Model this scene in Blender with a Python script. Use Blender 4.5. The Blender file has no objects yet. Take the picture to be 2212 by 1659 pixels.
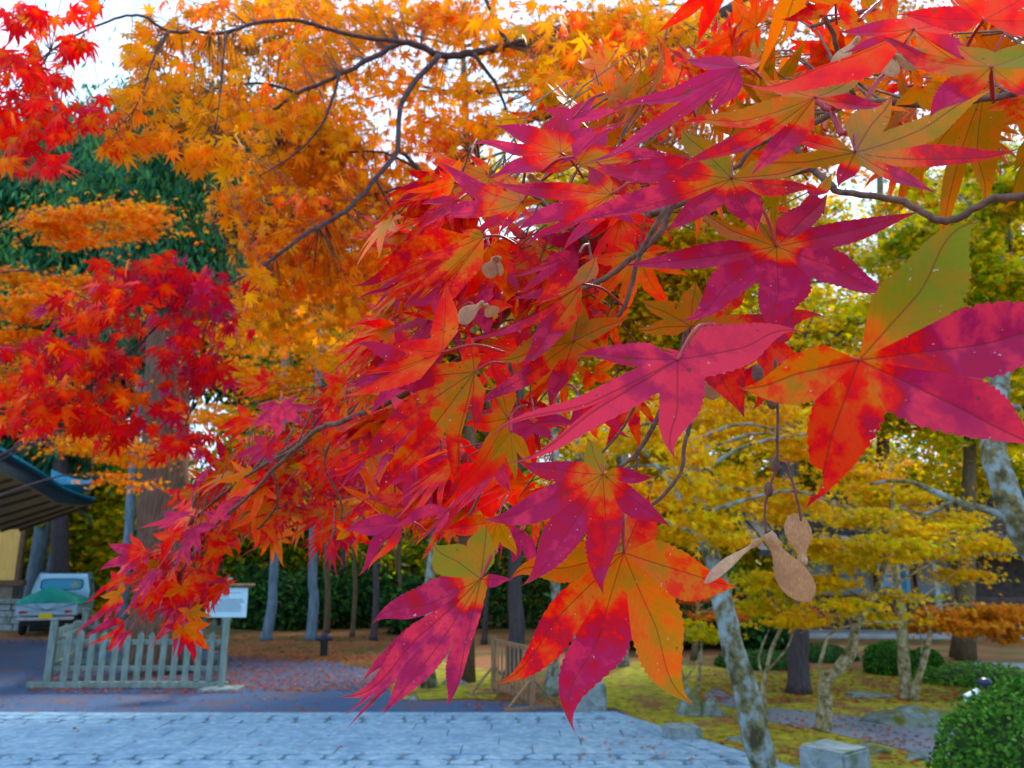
import bpy, math, random
import numpy as np
from mathutils import Vector, Matrix, noise as mnoise
random.seed(7); rng = np.random.default_rng(11)
sc = bpy.context.scene
C = sc.collection
R = math.radians

# ---------------------------------------------------------------- camera, world, sun, exposure
CAM_H = 1.8; PITCH = R(13.2); F = 1671.0; CX, CY = 1106.0, 829.5
cam_d = bpy.data.cameras.new('camera'); cam = bpy.data.objects.new('camera', cam_d); C.objects.link(cam)
cam.location = (0, 0, CAM_H); cam.rotation_euler = (math.pi/2 + PITCH, 0, 0)
cam_d.sensor_width = 36; cam_d.lens = F/2212*36; cam_d.clip_start = 0.02; cam_d.clip_end = 2000
cam_d.dof.use_dof = True; cam_d.dof.focus_distance = 0.43; cam_d.dof.aperture_fstop = 20.0
sc.camera = cam

SUN_EL, SUN_AZ = R(46), R(28)       # azimuth measured from +Y (ahead) towards +X (right)
w = bpy.data.worlds.new("World"); sc.world = w; w.use_nodes = True
nt = w.node_tree; nt.nodes.clear()
out = nt.nodes.new('ShaderNodeOutputWorld'); bg = nt.nodes.new('ShaderNodeBackground')
sky = nt.nodes.new('ShaderNodeTexSky'); sky.sky_type = 'NISHITA'; sky.sun_disc = False
sky.sun_elevation = SUN_EL; sky.sun_rotation = SUN_AZ; sky.air_density = 1.0; sky.dust_density = 0.6; sky.ozone_density = 2.5
tc = nt.nodes.new('ShaderNodeTexCoord'); nz = nt.nodes.new('ShaderNodeTexNoise')
nz.inputs['Scale'].default_value = 2.2; nz.inputs['Detail'].default_value = 6
rp = nt.nodes.new('ShaderNodeValToRGB'); rp.color_ramp.elements[0].position = .30; rp.color_ramp.elements[1].position = .52
mx = nt.nodes.new('ShaderNodeMix'); mx.data_type = 'RGBA'
nt.links.new(tc.outputs['Generated'], nz.inputs['Vector']); nt.links.new(nz.outputs['Fac'], rp.inputs['Fac'])
nt.links.new(rp.outputs['Color'], mx.inputs['Factor']); nt.links.new(sky.outputs[0], mx.inputs['A'])
mx.inputs['B'].default_value = (8.6, 11.5, 15.5, 1)
nt.links.new(mx.outputs['Result'], bg.inputs['Color']); bg.inputs['Strength'].default_value = 0.12
nt.links.new(bg.outputs[0], out.inputs[0])
sun_d = bpy.data.lights.new('sun', 'SUN'); sun = bpy.data.objects.new('sun', sun_d); C.objects.link(sun)
sun_d.energy = 4.2; sun_d.angle = R(12); sun_d.color = (1.0, .93, .82)
sdir = Vector((math.sin(SUN_AZ)*math.cos(SUN_EL), math.cos(SUN_AZ)*math.cos(SUN_EL), math.sin(SUN_EL)))
sun.rotation_euler = sdir.to_track_quat('Z', 'Y').to_euler()
sc.view_settings.view_transform = 'Standard'; sc.view_settings.look = 'None'
sc.view_settings.exposure = 0.24; sc.view_settings.gamma = 1
sc.cycles.use_denoising = True
sc.cycles.max_bounces = 8; sc.cycles.transparent_max_bounces = 8
sc.cycles.sample_clamp_indirect = 6

# ---------------------------------------------------------------- helpers
FWD = Vector((0, math.cos(PITCH), math.sin(PITCH))); UP = Vector((0, -math.sin(PITCH), math.cos(PITCH))); RT = Vector((1, 0, 0))
CAMP = Vector((0, 0, CAM_H))
def P(x, y, d):
    return CAMP + FWD*d + RT*((x-CX)/F*d) + UP*(-(y-CY)/F*d)
def G(x, y, z=0.0):
    dr = FWD + RT*((x-CX)/F) + UP*(-(y-CY)/F)
    t = (z-CAM_H)/dr.z
    return CAMP + dr*t
def PXY(x, y, Y):     # the point of a pixel's ray that lies Y metres ahead
    dr = FWD + RT*((x-CX)/F) + UP*(-(y-CY)/F)
    return CAMP + dr*(Y/dr.y)
_names = {}
def thing(name, label, cat, loc=(0, 0, 0), rz=0, group=None):
    o = bpy.data.objects.new(name, None); C.objects.link(o)
    o.location = loc; o.rotation_euler = (0, 0, rz); o['label'] = label; o['category'] = cat
    o.empty_display_size = .1
    if group: o['group'] = group
    return o
def tag(o, label, cat, group=None, kind=None):
    if label: o['label'] = label
    if cat: o['category'] = cat
    if group: o['group'] = group
    if kind: o['kind'] = kind
    return o
def link(name, me, mat, parent=None, loc=None):
    o = bpy.data.objects.new(name, me); C.objects.link(o)
    if mat is not None: me.materials.append(mat)
    if parent is not None: o.parent = parent
    if loc is not None: o.location = loc
    return o
class MB:
    def __init__(s): s.v = []; s.f = []
    def add(s, vs, fs):
        b = len(s.v); s.v += [tuple(v) for v in vs]; s.f += [tuple(i+b for i in f) for f in fs]
    def box(s, lo, hi, M=None, bev=0):
        x0, y0, z0 = lo; x1, y1, z1 = hi
        if bev > 0:
            b = bev
            vs = []
            for (x, sx) in ((x0, 1), (x1, -1)):
                for (y, sy) in ((y0, 1), (y1, -1)):
                    for (z, sz) in ((z0, 1), (z1, -1)):
                        vs += [(x, y+sy*b, z+sz*b), (x+sx*b, y, z+sz*b), (x+sx*b, y+sy*b, z)]
            bm = bmesh.new()
            bv = [bm.verts.new(v) for v in vs]
            bmesh.ops.convex_hull(bm, input=bv)
            bm.verts.index_update()
            vv = [v.co.copy() for v in bm.verts]; ff = [[v.index for v in f.verts] for f in bm.faces]; bm.free()
            if M is not None: vv = [M @ v for v in vv]
            s.add(vv, ff); return
        vs = [Vector(v) for v in ((x0,y0,z0),(x1,y0,z0),(x1,y1,z0),(x0,y1,z0),(x0,y0,z1),(x1,y0,z1),(x1,y1,z1),(x0,y1,z1))]
        if M is not None: vs = [M @ v for v in vs]
        s.add(vs, [(0,3,2,1),(4,5,6,7),(0,1,5,4),(1,2,6,5),(2,3,7,6),(3,0,4,7)])
    def tube(s, pts, rad, n=6, cap=True, wob=0):
        pts = [Vector(p) for p in pts]
        if not hasattr(rad, '__len__'): rad = [rad]*len(pts)
        b = len(s.v); prev = None
        for i, p in enumerate(pts):
            t = (pts[min(i+1, len(pts)-1)] - pts[max(i-1, 0)])
            t = t.normalized() if t.length > 1e-9 else Vector((0, 0, 1))
            if prev is None:
                a = t.cross(Vector((0, 0, 1)))
                if a.length < .1: a = t.cross(Vector((1, 0, 0)))
            else: a = prev - t*prev.dot(t)
            a.normalize(); prev = a; c = t.cross(a)
            for k in range(n):
                an = 2*math.pi*k/n
                r = rad[i]*(1 + (wob*mnoise.noise(p*3 + Vector((math.cos(an), math.sin(an), 0))*2) if wob else 0))
                s.v.append(tuple(p + (a*math.cos(an) + c*math.sin(an))*r))
        for i in range(len(pts)-1):
            for k in range(n):
                k2 = (k+1) % n
                s.f.append((b+i*n+k, b+i*n+k2, b+(i+1)*n+k2, b+(i+1)*n+k))
        if cap:
            s.f.append(tuple(b+k for k in range(n))[::-1]); e = b+(len(pts)-1)*n; s.f.append(tuple(e+k for k in range(n)))
    def poly(s, pts): s.add(pts, [tuple(range(len(pts)))])
    def build(s, name, mat, parent=None, smooth=False, loc=None):
        me = bpy.data.meshes.new(name)
        if loc is None and parent is not None: loc = Vector((0, 0, 0))
        me.from_pydata(s.v, [], s.f); me.update()
        if smooth: me.polygons.foreach_set('use_smooth', [True]*len(me.polygons))
        return link(name, me, mat, parent, loc)
import bmesh
def smooth_path(pts, sub=5, jit=0.0, seed=0):
    pts = [Vector(p) for p in pts]; o = []
    rr = random.Random(seed)
    for i in range(len(pts)-1):
        p0 = pts[max(i-1, 0)]; p1 = pts[i]; p2 = pts[i+1]; p3 = pts[min(i+2, len(pts)-1)]
        for k in range(sub):
            t = k/sub
            q = 0.5*((2*p1) + (-p0+p2)*t + (2*p0-5*p1+4*p2-p3)*t*t + (-p0+3*p1-3*p2+p3)*t**3)
            if jit: q = q + Vector((rr.uniform(-1, 1), rr.uniform(-1, 1), rr.uniform(-1, 1)))*jit
            o.append(q)
    o.append(pts[-1]); return o
def lerp_r(a, b, n): return [a+(b-a)*i/(n-1) for i in range(n)]

# ---------------------------------------------------------------- materials
def mat(name):
    m = bpy.data.materials.new(name); m.use_nodes = True; n = m.node_tree
    n.nodes.clear(); o = n.nodes.new('ShaderNodeOutputMaterial'); return m, n, o
def node(n, t, **kw):
    x = n.nodes.new(t)
    for k, v in kw.items():
        if hasattr(x, k): setattr(x, k, v)
        else: x.inputs[k].default_value = v
    return x
def ramp(n, stops, fac=None, interp='LINEAR'):
    r = n.nodes.new('ShaderNodeValToRGB'); cr = r.color_ramp; cr.interpolation = interp
    while len(cr.elements) < len(stops): cr.elements.new(1)
    for e, (p, c) in zip(cr.elements, stops): e.position = p; e.color = (*c, 1) if len(c) == 3 else c
    if fac is not None: n.links.new(fac, r.inputs['Fac'])
    return r.outputs['Color']
def math_n(n, op, a, b=None, clamp=False):
    m = n.nodes.new('ShaderNodeMath'); m.operation = op; m.use_clamp = clamp
    for i, v in enumerate((a, b)):
        if v is None: continue
        if isinstance(v, (int, float)): m.inputs[i].default_value = v
        else: n.links.new(v, m.inputs[i])
    return m.outputs[0]
def mixc(n, f, a, b, blend='MIX'):
    m = n.nodes.new('ShaderNodeMix'); m.data_type = 'RGBA'; m.blend_type = blend
    for k, v in (('Factor', f), ('A', a), ('B', b)):
        if isinstance(v, (int, float)): m.inputs[k].default_value = v
        elif isinstance(v, tuple): m.inputs[k].default_value = (*v, 1) if len(v) == 3 else v
        else: n.links.new(v, m.inputs[k])
    return m.outputs['Result']
def noise_n(n, scale, detail=3, rough=.55, vec=None, stretch=None):
    g = n.nodes.new('ShaderNodeNewGeometry').outputs['Position'] if vec is None else vec
    if stretch is not None:
        mp = n.nodes.new('ShaderNodeMapping'); mp.inputs['Scale'].default_value = stretch
        n.links.new(g, mp.inputs['Vector']); g = mp.outputs[0]
    x = node(n, 'ShaderNodeTexNoise', Scale=scale, Detail=detail, Roughness=rough); n.links.new(g, x.inputs['Vector'])
    return x.outputs['Fac']
def bump(n, h, s, d=.01):
    b = node(n, 'ShaderNodeBump', Strength=s, Distance=d); n.links.new(h, b.inputs['Height']); return b.outputs[0]
def plain(name, stops, scale=8, detail=4, rough=.8, bmp=.3, bd=.01, stretch=None, spec=.3, metallic=0, second=None):
    m, n, o = mat(name)
    f = noise_n(n, scale, detail, .6, stretch=stretch)
    c = ramp(n, stops, f)
    if second:
        s2, st2 = second
        f2 = noise_n(n, s2, 3, .6); c = mixc(n, ramp(n, [(st2[0], (0, 0, 0)), (st2[1], (1, 1, 1))], f2), c, st2[2])
    p = node(n, 'ShaderNodeBsdfPrincipled', Roughness=rough, Metallic=metallic); p.inputs['Specular IOR Level'].default_value = spec
    n.links.new(c, p.inputs['Base Color']); n.links.new(bump(n, f, bmp, bd), p.inputs['Normal'])
    n.links.new(p.outputs[0], o.inputs[0]); return m

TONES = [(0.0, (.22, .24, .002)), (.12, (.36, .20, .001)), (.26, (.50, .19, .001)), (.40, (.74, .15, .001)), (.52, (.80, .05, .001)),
         (.63, (.88, .003, .002)), (.74, (.52, .002, .022)), (.86, (.40, .008, .095)), (1.0, (.86, .035, .09))]  # magenta stops put blue sky reflected on red leaves into the colour
TONES_FAR = [(0.0, (.30, .32, .003)), (.14, (.55, .36, .002)), (.28, (.90, .42, .002)), (.40, (.95, .30, .002)), (.52, (.95, .12, .002)), (.63, (.92, .006, .003)), (.74, (.66, .004, .03)), (.86, (.48, .012, .12)), (1.0, (.8, .06, .25))]  # magenta stops here also hold the sky's reflection as colour
def leaf_mat(name, nscale, blotch, veins=True, transl=.35, stops=TONES, rough=.42):
    m, n, o = mat(name)
    at = n.nodes.new('ShaderNodeAttribute'); at.attribute_name = 'leaf'
    sp = n.nodes.new('ShaderNodeSeparateColor'); n.links.new(at.outputs['Color'], sp.inputs[0])
    tone, lat, seed = sp.outputs[0], sp.outputs[1], sp.outputs[2]; rad = at.outputs['Alpha']
    n1 = noise_n(n, nscale, 4, .62); n2 = noise_n(n, nscale*.28, 2, .5)
    n1c = ramp(n, [(.41, (0, 0, 0)), (.59, (1, 1, 1))], n1) if veins else n1
    if veins: n1c = mixc(n, ramp(n, [(.35, (1, 1, 1)), (.75, (0, 0, 0))], seed), n1, n1c)
    mid_ = math_n(n, 'SUBTRACT', 1.15, math_n(n, 'MULTIPLY', math_n(n, 'ABSOLUTE', math_n(n, 'SUBTRACT', tone, .5)), 1.6)) if veins else 1.0
    f = math_n(n, 'ADD', tone, math_n(n, 'MULTIPLY', math_n(n, 'MULTIPLY', math_n(n, 'SUBTRACT', n1c, .5), blotch), mid_))
    f = math_n(n, 'ADD', f, math_n(n, 'MULTIPLY', math_n(n, 'SUBTRACT', n2, .5), blotch*.8), clamp=True)
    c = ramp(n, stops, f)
    if veins:
        v = math_n(n, 'LESS_THAN', lat, .0038)
        st = math_n(n, 'FRACT', math_n(n, 'SUBTRACT', math_n(n, 'MULTIPLY', rad, 17), math_n(n, 'MULTIPLY', lat, 26)))
        v2 = math_n(n, 'MULTIPLY', math_n(n, 'LESS_THAN', st, .05), .22)
        vv = math_n(n, 'MAXIMUM', math_n(n, 'MULTIPLY', v, .55), v2)
        c = mixc(n, vv, c, (.16, .022, .012))
        n3 = noise_n(n, nscale*6, 2, .5)
        c = mixc(n, math_n(n, 'MULTIPLY', math_n(n, 'GREATER_THAN', n3, .74), .55), c, (.75, .55, .5))
        n4 = noise_n(n, nscale*2.2, 2, .5)
        c = mixc(n, math_n(n, 'MULTIPLY', math_n(n, 'GREATER_THAN', n4, .73), .65), c, (.10, .05, .02))
        tipm = math_n(n, 'MULTIPLY', math_n(n, 'SUBTRACT', rad, .86, clamp=True), 5.0, clamp=True)
        c = mixc(n, math_n(n, 'MULTIPLY', tipm, .7), c, (.55, .10, .03))
    # paler and darker leaves
    hsv = n.nodes.new('ShaderNodeHueSaturation'); n.links.new(c, hsv.inputs['Color'])
    n.links.new(math_n(n, 'ADD', math_n(n, 'MULTIPLY', seed, .5), .75), hsv.inputs['Value'])
    c = hsv.outputs[0]
    p = node(n, 'ShaderNodeBsdfPrincipled', Roughness=rough); p.inputs['Specular IOR Level'].default_value = .14 if veins else .06
    n.links.new(c, p.inputs['Base Color'])
    if veins:
        h = math_n(n, 'ADD', math_n(n, 'MULTIPLY', vv, -1.0), math_n(n, 'MULTIPLY', n1, .6))
        n.links.new(bump(n, h, .35, .0006), p.inputs['Normal'])
    t = n.nodes.new('ShaderNodeBsdfTranslucent'); n.links.new(c, t.inputs['Color'])
    mxs = node(n, 'ShaderNodeMixShader', Fac=transl); n.links.new(p.outputs[0], mxs.inputs[1]); n.links.new(t.outputs[0], mxs.inputs[2])
    n.links.new(mxs.outputs[0], o.inputs[0]); return m
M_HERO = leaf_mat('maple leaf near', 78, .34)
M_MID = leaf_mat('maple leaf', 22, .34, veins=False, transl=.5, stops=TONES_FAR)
GREENS = [(0, (.03, .11, .010)), (.30, (.20, .36, .004)), (.52, (.58, .52, .003)), (.75, (.86, .54, .003)), (1, (.88, .36, .004))]
M_GOLD = leaf_mat('garden maple foliage', 1.3, .55, veins=False, transl=.6, stops=GREENS)
RUST = [(0, (.34, .24, .006)), (.4, (.62, .28, .008)), (.7, (.72, .20, .01)), (1, (.70, .11, .02))]
M_RUST = leaf_mat('rust foliage', 1.3, .5, veins=False, transl=.4, stops=RUST)
CONI = [(0, (.012, .08, .05)), (.5, (.03, .17, .09)), (1, (.10, .30, .06))]
M_CONI = leaf_mat('conifer foliage', .9, .8, veins=False, transl=.35, stops=CONI, rough=.6)
DARKG = [(0, (.006, .03, .012)), (.6, (.02, .09, .02)), (1, (.06, .16, .02))]
M_DARKG = leaf_mat('evergreen shrub foliage', 1.0, .5, veins=False, transl=.15, stops=DARKG)
BUSHG = [(0, (.03, .12, .012)), (.6, (.06, .21, .02)), (1, (.14, .30, .03))]
M_BUSHG = leaf_mat('clipped bush foliage', 5, .6, veins=False, transl=.2, stops=BUSHG)
FALLEN = [(0, (.16, .06, .02)), (.4, (.30, .09, .02)), (.7, (.4, .06, .02)), (.9, (.45, .02, .03)), (1, (.5, .25, .02))]
M_FALLEN = leaf_mat('fallen leaves', 6, .5, veins=False, transl=.1, stops=FALLEN)

M_TWIG = plain('twig bark', [(.3, (.07, .035, .03)), (.7, (.20, .12, .09))], 160, 3, bmp=.4, bd=.001)
M_STEM = plain('red leaf stalk', [(.3, (.30, .012, .03)), (.7, (.45, .04, .05))], 120, 2, rough=.4, bmp=.1, bd=.001)
M_BOUGH = plain('grey brown bough bark', [(.3, (.035, .022, .025)), (.7, (.11, .08, .09))], 60, 4, bmp=.5, bd=.002)
M_SEED = plain('dry seed wing', [(.3, (.40, .22, .12)), (.7, (.60, .38, .20))], 1600, 2, rough=.45, bmp=.15, bd=.0002, stretch=(1, .5, .3), second=(60, (.45, .7, (.34, .19, .12))))
M_CEDAR = plain('cedar bark', [(.25, (.06, .032, .020)), (.6, (.20, .115, .075)), (.85, (.30, .19, .13))], 7, 6, bmp=1, bd=.05, stretch=(3.5, 3.5, .35))
M_BLUEBARK = plain('smooth grey bark', [(.3, (.07, .12, .17)), (.7, (.16, .25, .33))], 6, 4, bmp=.5, bd=.02, stretch=(2, 2, .5))
M_DARKBARK = plain('dark bark', [(.3, (.035, .03, .035)), (.7, (.09, .075, .08))], 8, 5, bmp=.8, bd=.03, stretch=(3, 3, .5))
M_BROWNBARK = plain('brown bark', [(.3, (.06, .04, .02)), (.7, (.16, .12, .06))], 8, 5, bmp=.8, bd=.03, stretch=(3, 3, .5))
M_LICHEN = plain('lichen covered bark', [(.36, (.05, .045, .02)), (.47, (.14, .13, .06)), (.55, (.20, .26, .26)), (.7, (.28, .37, .41))], 9, 5, .85, 1, .01,
                 stretch=(1, 1, .8), second=(14, (.58, .66, (.20, .17, .03))))
M_GNARL = plain('gnarled pale bark', [(.35, (.08, .06, .02)), (.5, (.24, .20, .09)), (.68, (.40, .38, .27))], 14, 5, .85, 1, .01)

# ---------------------------------------------------------------- leaves
def leaf_geo(O, tips, c_tone, w=.30, s=.40, n_in=5, n_out=12, cols=2, arch=.06, fold=.15, serr=.10, bend=.05, rnd=None, fast=2.3, curl=0.0):
    """one palmate leaf: lobes from O to each tip (point, tone), in order round the leaf. Returns verts, faces, attribute rows"""
    rnd = rnd or random
    O = Vector(O); A = [Vector(t[0])-O for t in tips]; T = [t[1] for t in tips]; n = len(A)
    Ls = [a.length for a in A]; Lm = max(Ls)
    N = Vector((0, 0, 0))
    for i in range(n-1): N += A[i].normalized().cross(A[i+1].normalized())
    if N.length < 1e-6: N = Vector((0, -1, .3))
    N.normalize()
    sin_pts = []
    def outer(i, sg):
        a = A[i].normalized(); latv = (N.cross(a)).normalized()*sg
        ang = R(34); r = .32*Ls[i]
        return O + (a*math.cos(ang) + latv*math.sin(ang))*min(r, w*1.0*Ls[i]/math.sin(ang))
    for i in range(n-1):
        a, b = A[i].normalized(), A[i+1].normalized()
        th = a.angle(b); bis = (a+b)
        bis = bis.normalized() if bis.length > 1e-4 else a
        r = s*min(Ls[i], Ls[i+1])
        r = min(r, w*min(Ls[i], Ls[i+1])*1.15/max(.05, math.sin(th/2)))
        sin_pts.append(O + bis*r)
    left = [outer(0, -1)] + sin_pts; right = sin_pts + [outer(n-1, 1)]
    V = []; Fc = []; At = []
    for i in range(n):
        bd = rnd.uniform(-1, 1)*bend
        latdir = N.cross(A[i]).normalized()
        for side, S in ((0, left[i]), (1, right[i])):
            a = A[i]; L = Ls[i]
            ts = max(.05, min(.8, (S-O).dot(a)/(L*L))); Lv = (S-O) - a*ts
            ph = rnd.random()
            rows = []
            tt = [ts*k/n_in for k in range(n_in+1)] + [ts+(1-ts)*((k+1)/n_out) for k in range(n_out)]
            for q, t in enumerate(tt):
                if q <= n_in: E = O + (S-O)*(t/ts); u = 0
                else:
                    u = (t-ts)/(1-ts)
                    f = (1-u)**1.6*(1+2.15*u)
                    if (q-n_in) % 2 == 1 and q < len(tt)-1: f *= 1-serr*(.7+.6*rnd.random())
                    E = O + a*t + Lv*f
                M_ = O + a*t
                um = max(0, (t-.45)/.55); sh = latdir*(bd*L*um*um*(1-um)*6)
                E = E+sh; M_ = M_+sh
                rows.append((M_, E, t))
            b = len(V)
            for (M_, E, t) in rows:
                for k in range(cols+1):
                    p = M_ + (E-M_)*(k/cols)
                    ld = (p-M_).length
                    q_ = min(1.0, (p-O).length/Lm)
                    d = N*(arch*Lm*4*q_*(1-q_) + fold*ld - curl*Lm*q_*q_)
                    V.append(p+d)
                    tn = c_tone + (T[i]-c_tone)*min(1, t*fast)**1.5
                    At.append((tn, ld/Lm, 0.5, q_))
            nr = len(rows); st = cols+1
            for r_ in range(nr-1):
                for k in range(cols):
                    q = (b+r_*st+k, b+(r_+1)*st+k, b+(r_+1)*st+k+1, b+r_*st+k+1)
                    Fc.append(q if side else q[::-1])
    return V, Fc, At
def set_attr(me, At):
    ca = me.attributes.new('leaf', 'FLOAT_COLOR', 'POINT')
    ca.data.foreach_set('color', np.asarray(At, dtype=np.float32).ravel())
def mk_leaf(name, V, Fc, At, matl, parent, origin, seed=.5):
    base = parent.location if parent else Vector((0, 0, 0))
    me = bpy.data.meshes.new(name); me.from_pydata([tuple(v-origin) for v in V], [], Fc); me.update()
    me.polygons.foreach_set('use_smooth', [True]*len(me.polygons))
    set_attr(me, [(a, b, seed, d) for a, b, c, d in At])
    return link(name, me, matl, parent, origin-base)

# templates for scattered maple leaves (unit length, main lobe +Y, upper face +Z)
def template(kind, lod, seed):
    rr = random.Random(seed)
    angs = [-118, -78, -39, 0, 39, 78, 118]; lens = [.42, .74, .93, 1.0, .93, .74, .42]
    if kind == 'fold': angs = [-70, -44, -20, 0, 20, 44, 70]; lens = [.5, .78, .93, 1, .93, .78, .5]
    if lod == 2: angs = [-95, -48, 0, 48, 95]; lens = [.62, .9, 1, .9, .62]
    dr = rr.uniform(.15, .5)
    tips = []
    for a, l in zip(angs, lens):
        a += rr.uniform(-5, 5); l *= rr.uniform(.9, 1.08)
        v = Vector((math.sin(R(a))*l, math.cos(R(a))*l, -dr*l*l + rr.uniform(-.06, .06)))
        tips.append((v, 1.0))
    kw = {0: dict(n_in=4, n_out=10, cols=2, serr=.1), 1: dict(n_in=2, n_out=4, cols=1, serr=.0), 2: dict(n_in=1, n_out=2, cols=1, serr=0)}[lod]
    V, Fc, At = leaf_geo((0, 0, 0), tips[::-1], 0.0, rnd=rr, arch=.05, fold=.12, w=.23, bend=.08, **kw)
    return np.array([tuple(v) for v in V], dtype=np.float64), np.array(Fc, dtype=np.int64), np.array(At)
TPL = {l: [template(k, l, s) for k, s in (('open', 1), ('open', 2), ('fold', 3), ('open', 4), ('fold', 5))] for l in (0, 1, 2)}
def simple_tpl():
    v = np.array([(0, 0, 0), (.32, .42, -.04), (0, 1, -.2), (-.32, .42, -.04)], float); f = np.array([(0, 1, 2, 3)])
    return v, f, np.array([(0, 0, .5, 0), (1, .3, .5, .5), (1, 0, .5, 1), (1, .3, .5, .5)], float)
TPL['s'] = [simple_tpl()]
def spray_tpl():
    v = np.array([(0, 0, 0), (.13, .35, .02), (.07, .8, -.1), (0, 1, -.16), (-.09, .75, -.1), (-.13, .3, .02)], float); f = np.array([(0, 1, 2, 3), (0, 3, 4, 5)])
    return v, f, np.array([(r, 0, .5, r) for r in (0, .4, .8, 1, .7, .3)], float)
TPL['c'] = [spray_tpl()]
def nrm(a): return a/np.maximum(1e-9, np.linalg.norm(a, axis=-1, keepdims=True))
def frames(Y, N):
    Y = nrm(Y); Z = nrm(N - (N*Y).sum(-1, keepdims=True)*Y); X = np.cross(Y, Z); return X, Y, Z
def scatter(pos, Y, N, size, tc_, tt_, lod, seeds=None):
    """leaf copies merged into arrays; tc_/tt_: tone at the centre and at the tips of each leaf"""
    n = len(pos); X, Y, Z = frames(Y, N); seeds = rng.random(n) if seeds is None else seeds
    pick = rng.integers(0, len(TPL[lod]), n); VV = []; FF = []; AA = []; base = 0; base_off = 0
    for k, (tv, tf, ta) in enumerate(TPL[lod]):
        ix = np.where(pick == k)[0]
        if len(ix) == 0: continue
        tvw = tv[None]*size[ix, None, None]
        v = pos[ix, None] + tvw[..., 0:1]*X[ix, None] + tvw[..., 1:2]*Y[ix, None] + tvw[..., 2:3]*Z[ix, None]
        VV.append(v.reshape(-1, 3)); m = len(tv)
        FF.append((tf[None] + (np.arange(len(ix))*m)[:, None, None] + base_off).reshape(-1, 4)); base_off += m*len(ix)
        a = np.zeros((len(ix), m, 4)); a[..., 0] = tc_[ix, None] + (tt_-tc_)[ix, None]*ta[None, :, 0]; a[..., 1] = ta[None, :, 1]
        a[..., 2] = seeds[ix, None]; a[..., 3] = ta[None, :, 3]; AA.append(a.reshape(-1, 4))
    return np.concatenate(VV), np.concatenate(FF), np.concatenate(AA)
def merge(parts):
    V = []; F_ = []; A = []; o = 0
    for v, f, a in parts: V.append(v); F_.append(f+o); A.append(a); o += len(v)
    return np.concatenate(V), np.concatenate(F_), np.concatenate(A)
def np_mesh(name, V, F_, A, matl, parent=None, smooth=True):
    base = np.array(parent.location) if parent else np.zeros(3)
    me = bpy.data.meshes.new(name); V = V-base
    me.vertices.add(len(V)); me.vertices.foreach_set('co', V.astype(np.float32).ravel())
    nf = len(F_); me.loops.add(nf*4); me.polygons.add(nf)
    me.loops.foreach_set('vertex_index', F_.astype(np.int32).ravel())
    me.polygons.foreach_set('loop_start', np.arange(0, nf*4, 4, dtype=np.int32))
    if smooth: me.polygons.foreach_set('use_smooth', np.ones(nf, bool))
    me.update(calc_edges=True)
    set_attr(me, A)
    return link(name, me, matl, parent, Vector((0, 0, 0)) if parent else None)
def local(parent, pts): return [Vector(p)-parent.location for p in pts]

# ================================================================ SETTING
def struct(o): o['kind'] = 'structure'; return o
m_ground = plain('leaf littered earth', [(.3, (.12, .055, .022)), (.5, (.26, .11, .04)), (.62, (.36, .15, .05)), (.75, (.42, .24, .09))], 26, 8, .95, .8, .02,
                 second=(.55, (.45, .62, (.09, .09, .02))))
m_asphalt = plain('blue grey asphalt', [(.3, (.03, .06, .13)), (.55, (.05, .10, .20)), (.75, (.09, .15, .26))], 45, 8, .75, .6, .006,
                  second=(1.1, (.5, .72, (.12, .085, .10))))
m_moss = plain('moss', [(.3, (.10, .11, .005)), (.5, (.25, .25, .008)), (.62, (.38, .33, .008)), (.72, (.42, .20, .03))], 7, 9, .95, 1, .02,
               second=(1.3, (.52, .66, (.20, .10, .035))))
m_path = plain('grey gravel', [(.3, (.09, .12, .16)), (.7, (.22, .27, .32))], 60, 8, .95, .7, .008, second=(2, (.56, .7, (.2, .12, .06))))
m_bed = plain('mossy joint earth', [(.35, (.10, .15, .17)), (.65, (.16, .22, .25))], 20, 6, .95, .6, .01)
m_slab = plain('pale paving stone', [(.25, (.11, .21, .31)), (.5, (.20, .34, .46)), (.75, (.36, .52, .62))], 13, 8, .7, .5, .004,
               second=(2.3, (.5, .75, (.13, .25, .38))))
m_stone = plain('weathered granite', [(.3, (.12, .16, .17)), (.6, (.24, .30, .31)), (.8, (.34, .40, .40))], 14, 8, .9, .7, .01, second=(5, (.55, .7, (.10, .15, .08))))
m_rock = plain('lichened rock', [(.3, (.07, .09, .07)), (.55, (.17, .22, .20)), (.75, (.30, .36, .34))], 9, 8, .95, 1, .02, second=(4, (.5, .62, (.12, .13, .02))))

g = MB(); n_ = 60
g.add([(-400, -60, 0), (400, -60, 0), (400, 600, 0), (-400, 600, 0)], [(0, 1, 2, 3)])
struct(g.build('ground', m_ground))
def patch(name, pts, z, m, jit=.12, seed=1, step=.35):
    rr = random.Random(seed); o = []
    for i in range(len(pts)):
        a, b = Vector(pts[i]), Vector(pts[(i+1) % len(pts)]); k = max(1, min(60, int((b-a).length/step)))
        for j in range(k):
            p = a.lerp(b, j/k); s_ = jit if 0 < j or True else 0
            o.append(Vector((p.x+rr.uniform(-s_, s_), p.y+rr.uniform(-s_, s_)*1.2, z)))
    bm = bmesh.new(); vs = [bm.verts.new(p) for p in o]; f = bm.faces.new(vs)
    bmesh.ops.triangulate(bm, faces=[f]); me = bpy.data.meshes.new(name); bm.to_mesh(me); bm.free()
    if me.polygons[0].normal.z < 0: me.flip_normals()
    return struct(link(name, me, m))
PV_Y = 10.2
g0 = lambda x, y: tuple(G(x, y).xy)+(0,)
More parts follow.
